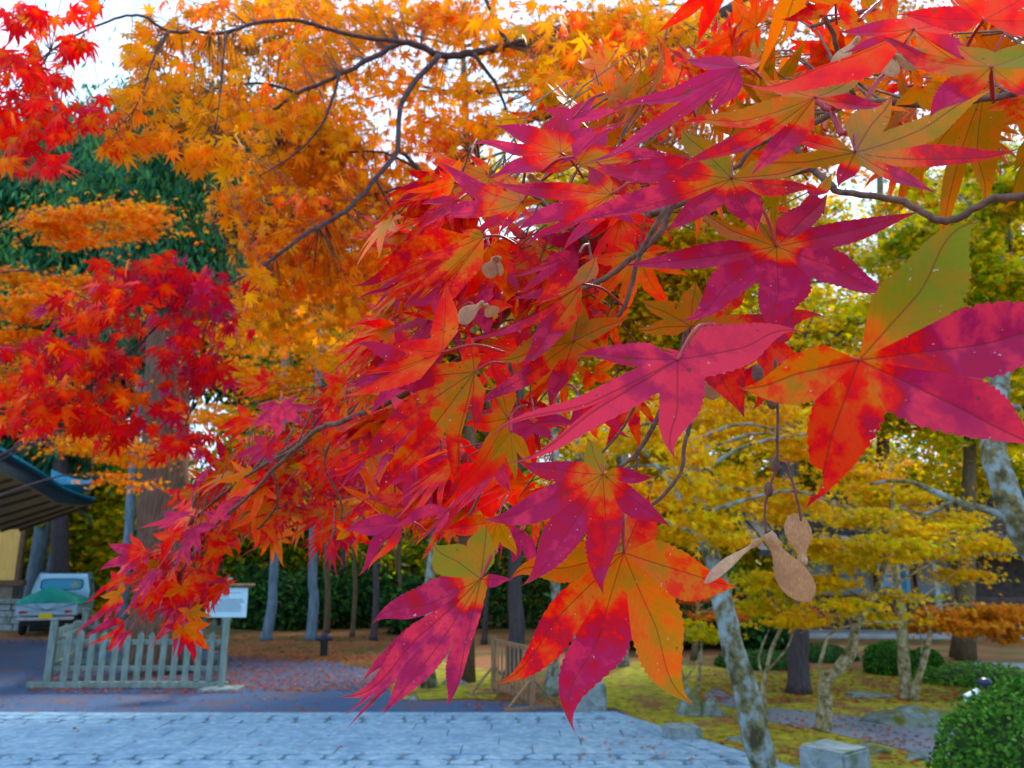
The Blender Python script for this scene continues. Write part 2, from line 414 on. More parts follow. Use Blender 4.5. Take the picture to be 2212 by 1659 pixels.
patch('road', [(-40, 6, 0), (-40, 24, 0), g0(-300, 1376), g0(60, 1380), g0(330, 1390), g0(520, 1420), g0(720, 1428), g0(815, 1450), g0(850, 1496), g0(905, 1513),
               g0(1040, 1513), g0(1180, 1522), g0(1320, 1530), (1.6, 9.9, 0), (1.6, 6, 0)], .004, m_asphalt, .07, 3)
patch('moss_bank', [g0(850, 1500), g0(880, 1512), g0(1060, 1512), g0(1085, 1490), g0(1060, 1450), g0(960, 1430), g0(880, 1432), g0(852, 1465)], .012, m_moss, .08, 4)
patch('moss_lawn', [g0(1215, 1530), g0(1320, 1535), g0(1480, 1600), g0(1660, 1668), (3.2, 5.5, 0), (9, 4.5, 0), (22, 10, 0), (24, 17, 0), g0(2300, 1448), g0(1900, 1450), g0(1500, 1440),
                    g0(1300, 1425), g0(1190, 1470)], .008, m_moss, .12, 5)
patch('garden_path', [g0(1540, 1488), g0(1655, 1532), g0(1771, 1541), g0(1900, 1555), g0(2040, 1574), g0(2500, 1590), g0(2500, 1700), g0(2250, 1680), g0(2060, 1648), g0(1905, 1608), g0(1770, 1580), g0(1650, 1558), g0(1530, 1512)],
      .014, m_path, .06, 6)
patch('forecourt', [g0(2080, 1432), g0(2500, 1436), g0(2500, 1470), g0(2200, 1452), g0(2060, 1446)], .014, m_path, .04, 8)

# paving: bedding sheet + one mesh of individually shaped stones
bed = MB(); bed.add([(-30, 3, .014), (4.95, 3, .014), (1.33, PV_Y, .014), (-30, PV_Y, .014)], [(0, 1, 2, 3)]); struct(bed.build('paving_bed', m_bed))
pv = MB(); rr = random.Random(5)
def edge_x(y): return 1.26 + (PV_Y-y)*.46
def stone(x0, x1, y0, y1, irr=0.0, z=.04):
    gp = .005
    x0 += gp; x1 -= gp; y0 += gp; y1 -= gp
    xe0, xe1 = edge_x(y0)-.32, edge_x(y1)-.32
    if x0 > min(xe0, xe1)-.05: return
    c = [[x0, y0], [x1, y0], [x1, y1], [x0, y1]]
    if x1 > xe1: c[1][0] = min(x1, xe0); c[2][0] = min(x1, xe1)
    zz = z + rr.uniform(-.003, .003)
    if irr:
        n = 9; cx_ = sum(p[0] for p in c)/4; cy_ = sum(p[1] for p in c)/4; hx = (x1-x0)/2; hy = (y1-y0)/2
        o = []
        for k in range(n):
            a = 2*math.pi*k/n; q = (abs(math.cos(a))**3.2+abs(math.sin(a))**3.2)**(-1/3.2)
            o.append((cx_+math.cos(a)*q*hx*rr.uniform(.9, 1.0), cy_+math.sin(a)*q*hy*rr.uniform(.9, 1.0)))
    else: o = [(p[0]+rr.uniform(-.004, .004), p[1]+rr.uniform(-.004, .004)) for p in c]
    n = len(o); mxx = sum(p[0] for p in o)/n; myy = sum(p[1] for p in o)/n
    b = .006
    ins = [(mxx+(p[0]-mxx)*(1-2*b/max(.05, abs(p[0]-mxx)+abs(p[1]-myy))), myy+(p[1]-myy)*(1-2*b/max(.05, abs(p[0]-mxx)+abs(p[1]-myy)))) for p in o]
    pv.add([(p[0], p[1], 0) for p in o]+[(p[0], p[1], zz-.004) for p in o]+[(p[0], p[1], zz) for p in ins],
           [(k, (k+1) % n, n+(k+1) % n, n+k) for k in range(n)]+[(n+k, n+(k+1) % n, 2*n+(k+1) % n, 2*n+k) for k in range(n)]+[tuple(range(2*n, 3*n))])
y = PV_Y; rows = [('c', .20), ('i', .24), ('i', .22), ('s', .36), ('s', .36), ('s', .40), ('s', .38), ('i', .22), ('i', .2), ('s', .4), ('s', .4), ('s', .4), ('s', .4)]
for kind, dy in rows:
    x = -14.0 + rr.uniform(0, .5)
    while x < 5:
        wd = rr.uniform(.8, 1.3) if kind == 'c' else (rr.uniform(.22, .5) if kind == 'i' else rr.uniform(.6, 1.25))
        stone(x, x+wd, y-dy, y, irr=1 if kind == 'i' else 0); x += wd
    y -= dy
# smooth kerb along the slanting edge
ky = PV_Y
while ky > 4:
    l = 1.15; y1 = ky-.006; y0 = ky-l+.006; b = .01
    o = [(edge_x(y0)-.31, y0), (edge_x(y0), y0), (edge_x(y1), y1), (edge_x(y1)-.31, y1)]
    pv.add([(p[0], p[1], 0) for p in o]+[(p[0], p[1], .048) for p in o], [(0, 1, 5, 4), (1, 2, 6, 5), (2, 3, 7, 6), (3, 0, 4, 7), (4, 5, 6, 7)]); ky -= l
struct(pv.build('paving', m_slab))

# fallen leaves: denser round the fence and on the litter strip
pts = []
def drop(x0, x1, y0, y1, n, size=(.022, .05)):
    for _ in range(n):
        p = G(rng.uniform(x0, x1), rng.uniform(y0, y1)); pts.append((p.x, p.y, rng.uniform(*size)))
drop(-100, 900, 1400, 1545, 1100); drop(480, 860, 1418, 1495, 3600); drop(60, 520, 1470, 1500, 1300); drop(110, 470, 1425, 1485, 2200)
drop(0, 1350, 1556, 1659, 70); drop(1000, 1250, 1490, 1535, 500); drop(1250, 2212, 1500, 1659, 2600); drop(480, 900, 1372, 1430, 2600, (.04, .07)); drop(0, 200, 1368, 1392, 700, (.03, .06))
drop(1500, 2212, 1445, 1520, 3000, (.03, .06))
pp = np.array(pts)
on_pav = (pp[:, 1] < PV_Y) & (pp[:, 0] < 1.34+(PV_Y-pp[:, 1])*.5)
keep = ~on_pav | (rng.random(len(pp)) < np.where(pp[:, 0] < -1, 1, .12)); pp = pp[keep]; on_pav = on_pav[keep]; n_ = len(pp)
pos = np.stack([pp[:, 0], pp[:, 1], np.where(on_pav, .052, .022)], 1)
az = rng.uniform(0, 2*np.pi, n_); Y_ = np.stack([np.cos(az), np.sin(az), rng.uniform(-.1, .25, n_)], 1); N_ = np.stack([rng.normal(0, .25, n_), rng.normal(0, .25, n_), np.ones(n_)], 1)
t_ = rng.random(n_)
v_, f_, a_ = scatter(pos, Y_, N_, pp[:, 2], t_, t_, 2); v_[:, 2] = np.maximum(v_[:, 2], np.where(True, .017, .017))
tag(np_mesh('fallen_leaves', v_, f_, a_, M_FALLEN), None, None, kind='stuff')

# ================================================================ CROWNS AND TREES
def pad_points(pads, n_sub=10, flat=.5):
    out = []
    for (c, rx, ry, rz, n) in pads:
        c = np.array(c); ns = max(4, n_sub)
        sub = rng.normal(0, .45, (ns, 3)); sub = sub/np.maximum(1, np.linalg.norm(sub, axis=1, keepdims=True)/1.0)
        wts = rng.random(ns)+.3; wts /= wts.sum(); k = rng.choice(ns, n, p=wts)
        q = sub[k] + rng.normal(0, .20, (n, 3))*np.array([1, 1, flat])
        far_ = rng.random(n) < .25; q[far_] = rng.normal(0, .72, (far_.sum(), 3))*np.array([1.15, 1, .8])
        out.append(c + q*np.array([rx, ry, rz]))
    return np.concatenate(out)
def crown(name, pads, matl, parent, size=(.04, .07), tone=(.3, .8), lod=2, flat=.5, n_sub=10, droop=.25, hang=False):
    pos = pad_points(pads, n_sub, flat); n = len(pos); az = rng.uniform(0, 2*np.pi, n)
    if hang:
        Y = np.stack([np.cos(az)*.5, np.sin(az)*.5, -1+rng.normal(0, .25, n)], 1); N = np.stack([np.sin(az)+rng.normal(0, .5, n), -np.cos(az)+rng.normal(0, .5, n), rng.normal(.3, .4, n)], 1)
    else:
        Y = np.stack([np.cos(az), np.sin(az), -droop+rng.normal(0, .4, n)], 1); N = np.stack([rng.normal(0, .6, n), rng.normal(-.75, .6, n), np.ones(n)*.8], 1)
    t = rng.uniform(*tone, n)
    return np_mesh(name, *scatter(pos, Y, N, rng.uniform(*size, n), t, np.clip(t+.06, 0, 1), lod), matl, parent)
def tree(name, label, trunk, rad, bark, cat='tree', group=None, base=None, extra=(), nsub=4, wob=.25, seed=1, ring=10):
    base = Vector(trunk[0]) if base is None else base; base = Vector((base.x, base.y, 0))
    t = thing(name, label, cat, base, group=group)
    m = MB(); pth = smooth_path(trunk, nsub, rad[0]*.04, seed)
    rs = [rad[0]+(rad[1]-rad[0])*(i/(len(pth)-1))**.8 for i in range(len(pth))]
    rs[0] *= 1.25
    m.tube(local(t, pth), rs, ring, wob=wob)
    for (pl, r0, r1) in extra: m.tube(local(t, smooth_path(pl, 4, r0*.1, seed+3)), lerp_r(r0, r1, (len(pl)-1)*4+1), 6, wob=.2)
    m.build('trunk', bark, t, smooth=True)
    return t, pth
def limbs(t, pth, pads, r=.03, bark=None, seed=1, n_side=4):
    rr = random.Random(seed); m = MB()
    for (c, rx, ry, rz, n) in pads:
        c = Vector(c); a = min(pth[len(pth)//3:], key=lambda p: (Vector(p)-c).length + abs(p.z-c.z)*.5)
        a = Vector(a); mid = a.lerp(c, .5)+Vector((rr.uniform(-.1, .1), rr.uniform(-.1, .1), .12*(c-a).length))
        pl = smooth_path([a, mid, c], 4, .01, rr.random()); m.tube(local(t, pl), lerp_r(r, r*.35, len(pl)), 5)
        for _ in range(n_side):
            s = pl[rr.randrange(len(pl)//2, len(pl))]; e = c+Vector((rr.uniform(-.8, .8)*rx, rr.uniform(-.8, .8)*ry, rr.uniform(-.3, .6)*rz))
            q = smooth_path([s, s.lerp(e, .5)+Vector((0, 0, .05*(e-s).length)), e], 3, .008, rr.random())
            m.tube(local(t, q), lerp_r(r*.35, r*.1, len(q)), 4, cap=False)
    m.build('branch', bark, t, smooth=True)
def pads_px(lst, Y, jy=1.0, k=1.0):
    """(px, py, half-width px, half-height px, leaves) at about Y metres ahead"""
    o = []
    for (x, y, hw, hh, n) in lst:
        yy = Y + rng.uniform(-jy, jy); c = PXY(x, y, yy); s = yy/F
        o.append((c, hw*s*1.1, max(hw*s*.7, .3), hh*s*1.35, int(n*k*2.1)))
    return o

# --- big cedar behind the picket fence
cb = G(338, 1452); cb.z = 0
ced, pth = tree('cedar_tree', 'old cedar with broad furrowed reddish brown trunk standing inside the picket fence', [cb, PXY(342, 1300, cb.y), PXY(346, 1150, cb.y), PXY(352, 950, cb.y), PXY(362, 600, cb.y), PXY(372, 200, cb.y)],
                (.50, .30), M_CEDAR, wob=.30, ring=18, nsub=6)
mm = MB(); mm.tube(local(ced, smooth_path([cb+Vector((.34, -.1, 0)), PXY(372, 1150, cb.y-.1), PXY(378, 900, cb.y), PXY(384, 500, cb.y)], 5, .02)), lerp_r(.32, .2, 16), 12, wob=.3)
mm.build('side_stem', M_CEDAR, ced, smooth=True)
pads = pads_px([(352, 240, 70, 50, 1300), (356, 330, 70, 50, 1300), (350, 420, 70, 50, 1300), (354, 510, 70, 50, 1300), (350, 590, 60, 40, 900)], cb.y-.7, .1) + pads_px([(330, 300, 120, 60, 1500), (480, 260, 120, 50, 1300), (250, 420, 110, 50, 1300), (520, 420, 130, 60, 1500), (420, 560, 120, 50, 1400), (300, 640, 90, 50, 1000), (330, 740, 70, 50, 800), (480, 700, 90, 40, 900), (620, 330, 80, 60, 800)], cb.y+1, 1)
limbs(ced, pth, pads, .06, M_CEDAR, 3)
crown('crown', pads, M_CONI, ced, size=(.13, .26), tone=(.2, 1), lod='c', hang=True, flat=.8, n_sub=18)

# --- slim grey trunks and conifers behind
def conifer(name, label, bx, by, tx, ty, wpx, Y, bark, pads=(), group='slim grey trunks beyond the road', size=(.2, .42), seed=1, top=None, matl=None, tone=(.1, .9)):
    b = PXY(bx, by, Y); b.z = 0
    t_ = PXY(tx, ty, Y); pts_ = [b, b.lerp(t_, .5)+Vector((.05, 0, 0)), t_]
    if top: pts_.append(PXY(top[0], top[1], Y))
    r = wpx/F*Y/2
    t, p = tree(name, label, pts_, (r*1.1, r*.75), bark, group=group, seed=seed, wob=.12, nsub=5)
    if pads:
        pd = pads_px([(a, b_, c_*1.15, d_*1.25, int(e_*1.7)) for a, b_, c_, d_, e_ in pads], Y, 1.5); limbs(t, p, pd, r*.25, bark, seed, 3)
        crown('crown', pd, matl or M_CONI, t, size=size, tone=tone, lod='c', hang=True, flat=.8, n_sub=12)
    return t
conifer('conifer_tree', 'thick blue grey trunk rising right beside the gate wall', 66, 1290, 107, 1000, 31, 27, M_BLUEBARK, [(60, 400, 140, 120, 2300), (20, 560, 120, 90, 1600), (150, 480, 100, 90, 1300)], top=(150, 500), seed=2)
conifer('conifer_tree', 'blue grey trunk passing behind the cab of the parked truck', 103, 1300, 137, 968, 19, 28, M_BLUEBARK, [(200, 420, 110, 80, 1500), (120, 700, 100, 70, 1200), (30, 720, 90, 60, 1000)], top=(185, 500), seed=3)
conifer('conifer_tree', 'slender dark grey trunk behind the upturned eave tip', 158, 1300, 189, 1033, 15, 29, M_BLUEBARK, [(260, 560, 90, 80, 1200), (150, 360, 90, 60, 1100)], top=(230, 600), seed=4)
conifer('conifer_tree', 'bright blue grey trunk just left of the thick cedar', 262, 1330, 289, 981, 21, 24, M_BLUEBARK, [(400, 320, 140, 90, 1700), (560, 560, 90, 80, 1000), (450, 460, 110, 60, 1200)], top=(330, 500), seed=5)
conifer('conifer_tree', 'pale trunk with swollen foot at the left end of the leaf covered bank', 575, 1377, 592, 1230, 22, 20, M_BLUEBARK, [(600, 640, 90, 70, 1000)], top=(620, 700), seed=6)
conifer('conifer_tree', 'pale straight trunk in front of the dark shrubs beside the small dark post', 672, 1383, 676, 1200, 22, 20, M_BLUEBARK, top=(690, 700), seed=7)
conifer('conifer_tree', 'thin yellowish trunk close behind the pale straight one', 704, 1388, 704, 1180, 13, 22, M_BROWNBARK, top=(700, 760), seed=8)
conifer('conifer_tree', 'dark brown trunk right behind the slatted wooden screen', 1108, 1470, 1112, 1250, 36, 13.5, M_DARKBARK, top=(1120, 800), seed=10, group='trees on the moss bank')
for i, (x, by, wd, Y, m_, lb) in enumerate([(1192, 1478, 22, 13, M_LICHEN, 'mottled pale trunk immediately right of the slatted screen'), (1240, 1470, 20, 14, M_LICHEN, 'mottled pale trunk standing over the low stone post beside the paving'),
        (1345, 1440, 20, 15, M_LICHEN, 'mottled trunk behind the large orange leaf on the mossy slope'), (1010, 1420, 14, 18, M_DARKBARK, 'thin black trunk at the edge of the dark hollow'),
        (1045, 1425, 12, 19, M_DARKBARK, 'thin black trunk in the middle of the dark hollow'), (760, 1395, 10, 21, M_BROWNBARK, 'thin brown stem rising from the dark shrubs'),
        (806, 1400, 14, 20, M_DARKBARK, 'dark stem between the shrubs and the large magenta leaf'), (858, 1408, 10, 22, M_BROWNBARK, 'thin brown stem nearest the pale rooted trunk'),
        (740, 1385, 9, 24, M_DARKBARK, 'black stem standing alone behind the small dark post'), (1500, 1440, 12, 16, M_BROWNBARK, 'thin brown stem left of the leaning mottled trunk')]):
    conifer('conifer_tree', lb, x, by, x+rng.uniform(-4, 10), 1180, wd, Y, m_, top=(x+10, 850), seed=20+i, group='stems in the background wood')

# --- far forest: each tree its own crown
def far_tree(label, x, y, Y, lst, matl, tone, size, seed, lod='s', bark=None, name='forest_tree', group='trees closing the view', flat=.7):
    b = PXY(x, 1400, Y); b.z = 0; t0 = PXY(x, y, Y)
    t, p = tree(name, label, [b, b.lerp(t0, .5)+Vector((.15, 0, 0)), t0], (.012*Y, .004*Y), bark or M_BROWNBARK, group=group, seed=seed)
    pd = pads_px([(a, b_, c_*1.15, d_*1.3, int(e_*(4 if lod == 'c' else 2.2))) for a, b_, c_, d_, e_ in lst], Y, Y*.06); limbs(t, p, pd, .0025*Y, bark or M_BROWNBARK, seed, 3)
    crown('crown', pd, matl, t, size=(size[0]*1.1, size[1]*1.2), tone=tone, lod=lod, flat=flat, n_sub=22, hang=lod == 'c')
    return t
far_tree('yellow green tree seen below the gate eave', 120, 1000, 30, [(90, 1160, 110, 60, 1500), (180, 1080, 90, 60, 1200), (60, 1240, 80, 40, 800), (230, 1200, 60, 60, 800)], M_GOLD, (.1, .75), (.16, .32), 31)
far_tree('tall bright yellow green tree between the slim trunks', 215, 960, 33, [(220, 1060, 90, 90, 1500), (240, 1180, 60, 60, 900), (170, 1230, 60, 50, 700), (290, 1100, 50, 60, 700)], M_GOLD, (.15, .8), (.16, .32), 32)
far_tree('dull green tree behind the information board', 480, 1000, 30, [(460, 1130, 90, 70, 1200), (520, 1220, 80, 50, 1000), (430, 1230, 60, 40, 600)], M_GOLD, (0, .5), (.15, .3), 33)
far_tree('olive tree above the leaf covered bank', 640, 980, 32, [(620, 1150, 100, 50, 1200), (700, 1210, 80, 40, 900), (590, 1220, 60, 40, 600)], M_GOLD, (0, .6), (.15, .3), 34)
far_tree('yellow green tree lit up at the end of the wood', 860, 1000, 36, [(830, 1180, 90, 50, 900), (930, 1200, 70, 60, 800), (780, 1240, 70, 40, 700), (880, 1290, 80, 30, 600)], M_GOLD, (.05, .7), (.16, .3), 35)
far_tree('shaded green tree behind the slatted screen', 1060, 950, 30, [(1040, 1180, 80, 60, 900), (1120, 1240, 70, 50, 800), (1180, 1150, 80, 70, 900)], M_GOLD, (0, .5), (.15, .3), 36)
far_tree('gold tree behind the leaning mottled trunk', 1400, 900, 24, [(1300, 1020, 120, 80, 1500), (1450, 1000, 110, 90, 1500), (1380, 1150, 110, 60, 1300), (1260, 1180, 80, 60, 900), (1500, 1180, 80, 60, 1000)], M_GOLD, (.3, .9), (.10, .2), 37)
far_tree('yellow green tree over the old house roof', 1750, 850, 27, [(1650, 980, 120, 70, 1400), (1800, 1000, 110, 70, 1400), (1740, 1110, 130, 50, 1300), (1900, 1080, 110, 60, 1200), (1630, 1130, 90, 60, 900)], M_GOLD, (.15, .8), (.12, .24), 38)
far_tree('olive green tree at the end of the house', 2080, 850, 26, [(2050, 960, 110, 80, 1300), (2170, 1020, 90, 80, 1100), (2080, 1100, 110, 60, 1200), (2200, 1150, 70, 60, 800)], M_GOLD, (.2, .8), (.12, .24), 39)
far_tree('shaggy dark conifer behind the roof of the gate', 20, 300, 28, [(0, 760, 120, 60, 1200), (20, 900, 110, 60, 1200), (120, 860, 90, 60, 900), (0, 480, 80, 90, 900), (90, 360, 80, 60, 800)], M_CONI, (.1, .8), (.3, .6), 40, lod='c', bark=M_DARKBARK)
far_tree('tall dark conifer behind the cedar', 560, 350, 30, [(560, 470, 110, 60, 1200), (600, 620, 110, 60, 1100), (520, 760, 100, 50, 900), (640, 820, 90, 50, 800), (420, 640, 90, 70, 900), (250, 760, 70, 60, 700), (620, 1000, 80, 60, 700)], M_CONI, (0, .6), (.3, .6), 41, lod='c', bark=M_DARKBARK)
far_tree('dark conifer showing between the orange sprays', 800, 700, 31, [(780, 900, 90, 50, 800), (900, 960, 90, 60, 800), (820, 1060, 80, 40, 500)], M_CONI, (0, .5), (.3, .5), 42, lod='c', bark=M_DARKBARK)
far_tree('wide green gold tree filling the wood to the rear', 1250, 700, 30, [(1200, 820, 120, 80, 1300), (1350, 860, 120, 70, 1300), (1500, 820, 110, 70, 1200), (1100, 950, 90, 70, 900)], M_GOLD, (.2, .85), (.16, .3), 43)
far_tree('loose green gold tree against the bright sky', 1900, 350, 22, [(1800, 700, 120, 70, 800), (1950, 760, 110, 60, 800), (2050, 850, 110, 50, 900), (1700, 830, 100, 60, 900), (1850, 880, 120, 50, 1100)], M_GOLD, (.15, .75), (.10, .2), 44)

far_tree('gold tree rising high behind the near red leaves', 1330, 420, 17, [(1250, 620, 120, 60, 1300), (1380, 560, 120, 60, 1300), (1500, 640, 120, 60, 1300), (1320, 720, 120, 60, 1300), (1180, 720, 90, 60, 900), (1470, 760, 110, 60, 1100), (1250, 480, 90, 50, 900), (1560, 520, 90, 50, 900), (1480, 430, 100, 50, 900), (1640, 390, 90, 45, 800), (1340, 400, 100, 45, 800), (1160, 390, 90, 40, 600), (1440, 560, 90, 50, 900)], M_GOLD, (.3, .95), (.10, .17), 45)
far_tree('high golden tree showing through the orange sprays', 1000, 100, 13, [(650, 60, 110, 50, 300), (680, 260, 110, 50, 400), (1300, 100, 120, 60, 900), (1250, 220, 110, 60, 800), (1450, 120, 120, 70, 900), (1430, 280, 110, 60, 900), (560, 120, 90, 60, 500), (480, 260, 90, 50, 500), (1650, 150, 120, 70, 800), (1900, 120, 140, 80, 800), (2100, 220, 110, 70, 700), (1750, 300, 120, 60, 600)], M_RUST, (0, .7), (.07, .12), 58)
far_tree('tall gold and green tree beyond the straight dark trunk', 1700, 420, 18, [(1640, 480, 90, 40, 500), (1620, 620, 90, 50, 900), (1700, 720, 110, 50, 1100), (1660, 820, 110, 50, 1200), (1820, 820, 110, 46, 1200), (1780, 480, 90, 36, 400), (1770, 560, 60, 26, 300), (1960, 560, 60, 36, 400), (1960, 680, 60, 40, 500)], M_GOLD, (.2, .9), (.10, .17), 46)
far_tree('dark olive tree high above the old house', 2080, 400, 16, [(2040, 480, 100, 50, 900), (2160, 560, 90, 60, 1000), (2080, 660, 100, 60, 1100), (2180, 760, 80, 60, 1000), (2060, 800, 100, 50, 1000), (2160, 420, 80, 50, 700), (1980, 860, 90, 40, 700), (2200, 880, 70, 50, 700)], M_GOLD, (.25, .85), (.10, .18), 47)
far_tree('tall olive and orange tree in the middle of the wood', 1000, 500, 24, [(700, 640, 110, 60, 900), (820, 740, 120, 60, 1000), (950, 680, 120, 60, 1000), (1060, 780, 110, 60, 1000), (900, 840, 120, 50, 900), (760, 940, 100, 40, 700), (1000, 930, 110, 50, 900), (620, 760, 90, 50, 700), (1120, 900, 90, 60, 800), (560, 940, 80, 40, 400)], M_GOLD, (.15, .9), (.14, .24), 48)
far_tree('teal green conifer towering behind the left red sprays', 120, 200, 26, [(120, 420, 120, 80, 1300), (240, 380, 100, 60, 1000), (40, 620, 100, 80, 1100), (180, 520, 110, 60, 1100), (300, 520, 90, 60, 900), (150, 700, 100, 70, 1000), (400, 420, 100, 70, 1000), (60, 780, 80, 60, 700), (500, 520, 90, 60, 900), (330, 680, 90, 60, 800), (60, 340, 80, 50, 600), (620, 540, 90, 60, 700)], M_CONI, (.2, 1), (.24, .42), 49, lod='c', bark=M_DARKBARK)

for i, (x0, mt_, tn, lb) in enumerate([(60, M_GOLD, (.2, .8), 'low yellow green tree closing the view left of the parked truck'), (420, M_GOLD, (0, .5), 'low green tree closing the view behind the cedar foot'), (760, M_GOLD, (.1, .7), 'low sunlit tree closing the view behind the dark shrubs'),
        (1130, M_GOLD, (0, .45), 'low dark green tree closing the view behind the slatted screen'), (1460, M_GOLD, (0, .5), 'low green tree closing the view behind the leaning trunk'), (1780, M_GOLD, (.1, .6), 'low tree filling the gap beside the old house')]):
    far_tree(lb, x0, 1150, 37, [(x0-120, 1220, 90, 60, 500), (x0, 1260, 100, 60, 600), (x0+120, 1230, 90, 60, 500), (x0-60, 1330, 100, 50, 600), (x0+100, 1340, 100, 50, 600), (x0+20, 1150, 100, 50, 500)], mt_, tn, (.24, .42), 70+i)

# --- evergreen shrubs in the shade under the wood
def shrub(name, label, c, rx, ry, rz, n, matl, size, group=None, round_=False, tone=(0, 1), cat='shrub'):
    t = thing(name, label, cat, Vector((c.x, c.y, 0)), group=group)
    m = MB(); rr = random.Random(int(c.x*10))
    for _ in range(6):
        e = Vector((rr.uniform(-.6, .6)*rx, rr.uniform(-.6, .6)*ry, c.z+rr.uniform(-.2, .5)*rz))
        m.tube(smooth_path([Vector((0, 0, 0)), e*.5+Vector((0, 0, .05)), e], 3, .01), lerp_r(.025, .008, 7), 5)
    m.build('stem', M_BROWNBARK, t, smooth=True)
    d = nrm(rng.normal(0, 1, (n, 3)));
    if round_: rad = 1 - np.abs(rng.normal(0, .04, n)) + .10*np.array([mnoise.noise(Vector(q)*4) for q in d]) + np.where(rng.random(n) < .03, .05, 0)
    else: rad = (1 - np.abs(rng.normal(0, .28, n)))*(1+.35*np.array([mnoise.noise(Vector(q)*2.2+Vector((c.x, 0, 0))) for q in d]))
    pos = np.array(c) + d*rad[:, None]*np.array([rx, ry, rz]); pos[:, 2] = np.maximum(pos[:, 2], .03)
    Y = nrm(rng.normal(0, 1, (n, 3)) + d*.4); N = d + rng.normal(0, .55, (n, 3))
    tt = rng.uniform(*tone, n)
    np_mesh('foliage', *scatter(pos, Y, N, rng.uniform(*size, n), tt, tt, 's'), matl, t)
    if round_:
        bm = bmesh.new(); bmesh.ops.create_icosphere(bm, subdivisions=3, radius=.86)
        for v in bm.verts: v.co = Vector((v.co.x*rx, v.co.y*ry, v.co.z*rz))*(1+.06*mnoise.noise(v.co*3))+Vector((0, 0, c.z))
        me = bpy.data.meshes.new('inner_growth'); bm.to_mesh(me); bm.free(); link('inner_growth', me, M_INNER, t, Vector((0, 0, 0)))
    return t
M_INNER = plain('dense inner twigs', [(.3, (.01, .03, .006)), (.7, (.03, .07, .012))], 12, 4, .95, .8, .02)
for i, (x, y, Y, rx, rz, lb) in enumerate([(545, 1290, 24, 1.2, 1.3, 'dark evergreen shrub just right of the information board'), (620, 1310, 23.5, 1.3, 1.2, 'dark evergreen shrub between the two pale trunks'),
        (735, 1315, 24, 1.4, 1.25, 'dark evergreen shrub right of the pale straight trunk'), (830, 1320, 25, 1.5, 1.2, 'dark evergreen shrub over the end of the leaf covered bank'),
        (905, 1340, 22, 1.2, 1.0, 'dark evergreen shrub behind the pale rooted trunk'), (1290, 1370, 19, 1.3, 1.1, 'dark shrub in deep shade behind the mottled trunks'),
        (1420, 1370, 18, 1.4, 1.1, 'dark shrub in deep shade above the mossy slope'), (1545, 1340, 19, 1.3, 1.2, 'dark shrub in shade left of the leaning mottled trunk'),
        (1640, 1370, 18, 1.0, .9, 'dark shrub between the leaning trunk and the straight dark trunk'), (1100, 1320, 24, 2.2, 1.6, 'dark thicket closing the hollow behind the slatted screen')]):
    rz *= .78; c = PXY(x, y, Y); c.z = rz*.8
    shrub('evergreen_shrub', lb, c, rx, 1.0, rz, 2600, M_DARKG, (.10, .22), 'dark evergreen shrubs under the wood')
c = PXY(1080, 1400, 17); c.z = .3
# --- garden maples at the right
b = G(1660, 1690); b.z = 0
YL = b.y
lean, pth = tree('leaning_maple', 'leaning maple with lichen mottled grey green trunk beside the paving kerb', [b, PXY(1610, 1500, YL), PXY(1572, 1350, YL), PXY(1548, 1240, YL+.1), PXY(1515, 1120, YL+.2), PXY(1492, 980, YL+.4), PXY(1470, 820, YL+.6)],
                 (.125, .05), M_LICHEN, wob=.25, ring=14, nsub=6, extra=[([PXY(1530, 1180, YL+.1), PXY(1460, 1060, YL+.3), PXY(1380, 960, YL+.6)], .035, .015),
                 ([PXY(1500, 1030, YL+.3), PXY(1620, 960, YL+.5), PXY(1800, 930, YL+.8)], .03, .01), ([PXY(1515, 1110, YL+.2), PXY(1700, 1060, YL+.5), PXY(1830, 1100, YL+.7)], .022, .008)])
pads = pads_px([(1525, 1125, 55, 24, 260), (1500, 1050, 60, 30, 300), (1490, 970, 60, 30, 300), (1560, 1160, 50, 18, 160)], YL-.2, .1, .6) + pads_px([(1330, 950, 90, 26, 420), (1250, 1060, 90, 30, 420), (1400, 1060, 90, 34, 520), (1500, 930, 100, 30, 520), (1620, 900, 110, 34, 600), (1740, 960, 100, 30, 520), (1560, 1060, 90, 34, 500),
                (1680, 1090, 90, 36, 520), (1800, 900, 90, 26, 380), (1440, 860, 100, 30, 420), (1620, 800, 100, 30, 420), (1780, 790, 90, 26, 300), (1860, 1020, 90, 26, 380), (1480, 1150, 80, 26, 360), (1330, 1170, 70, 24, 260)], YL+1.2, 1.0)
limbs(lean, pth, pads, .022, M_LICHEN, 5)
crown('crown', pads, M_GOLD, lean, size=(.04, .068), tone=(.5, .95), lod=2, flat=.6, n_sub=18)

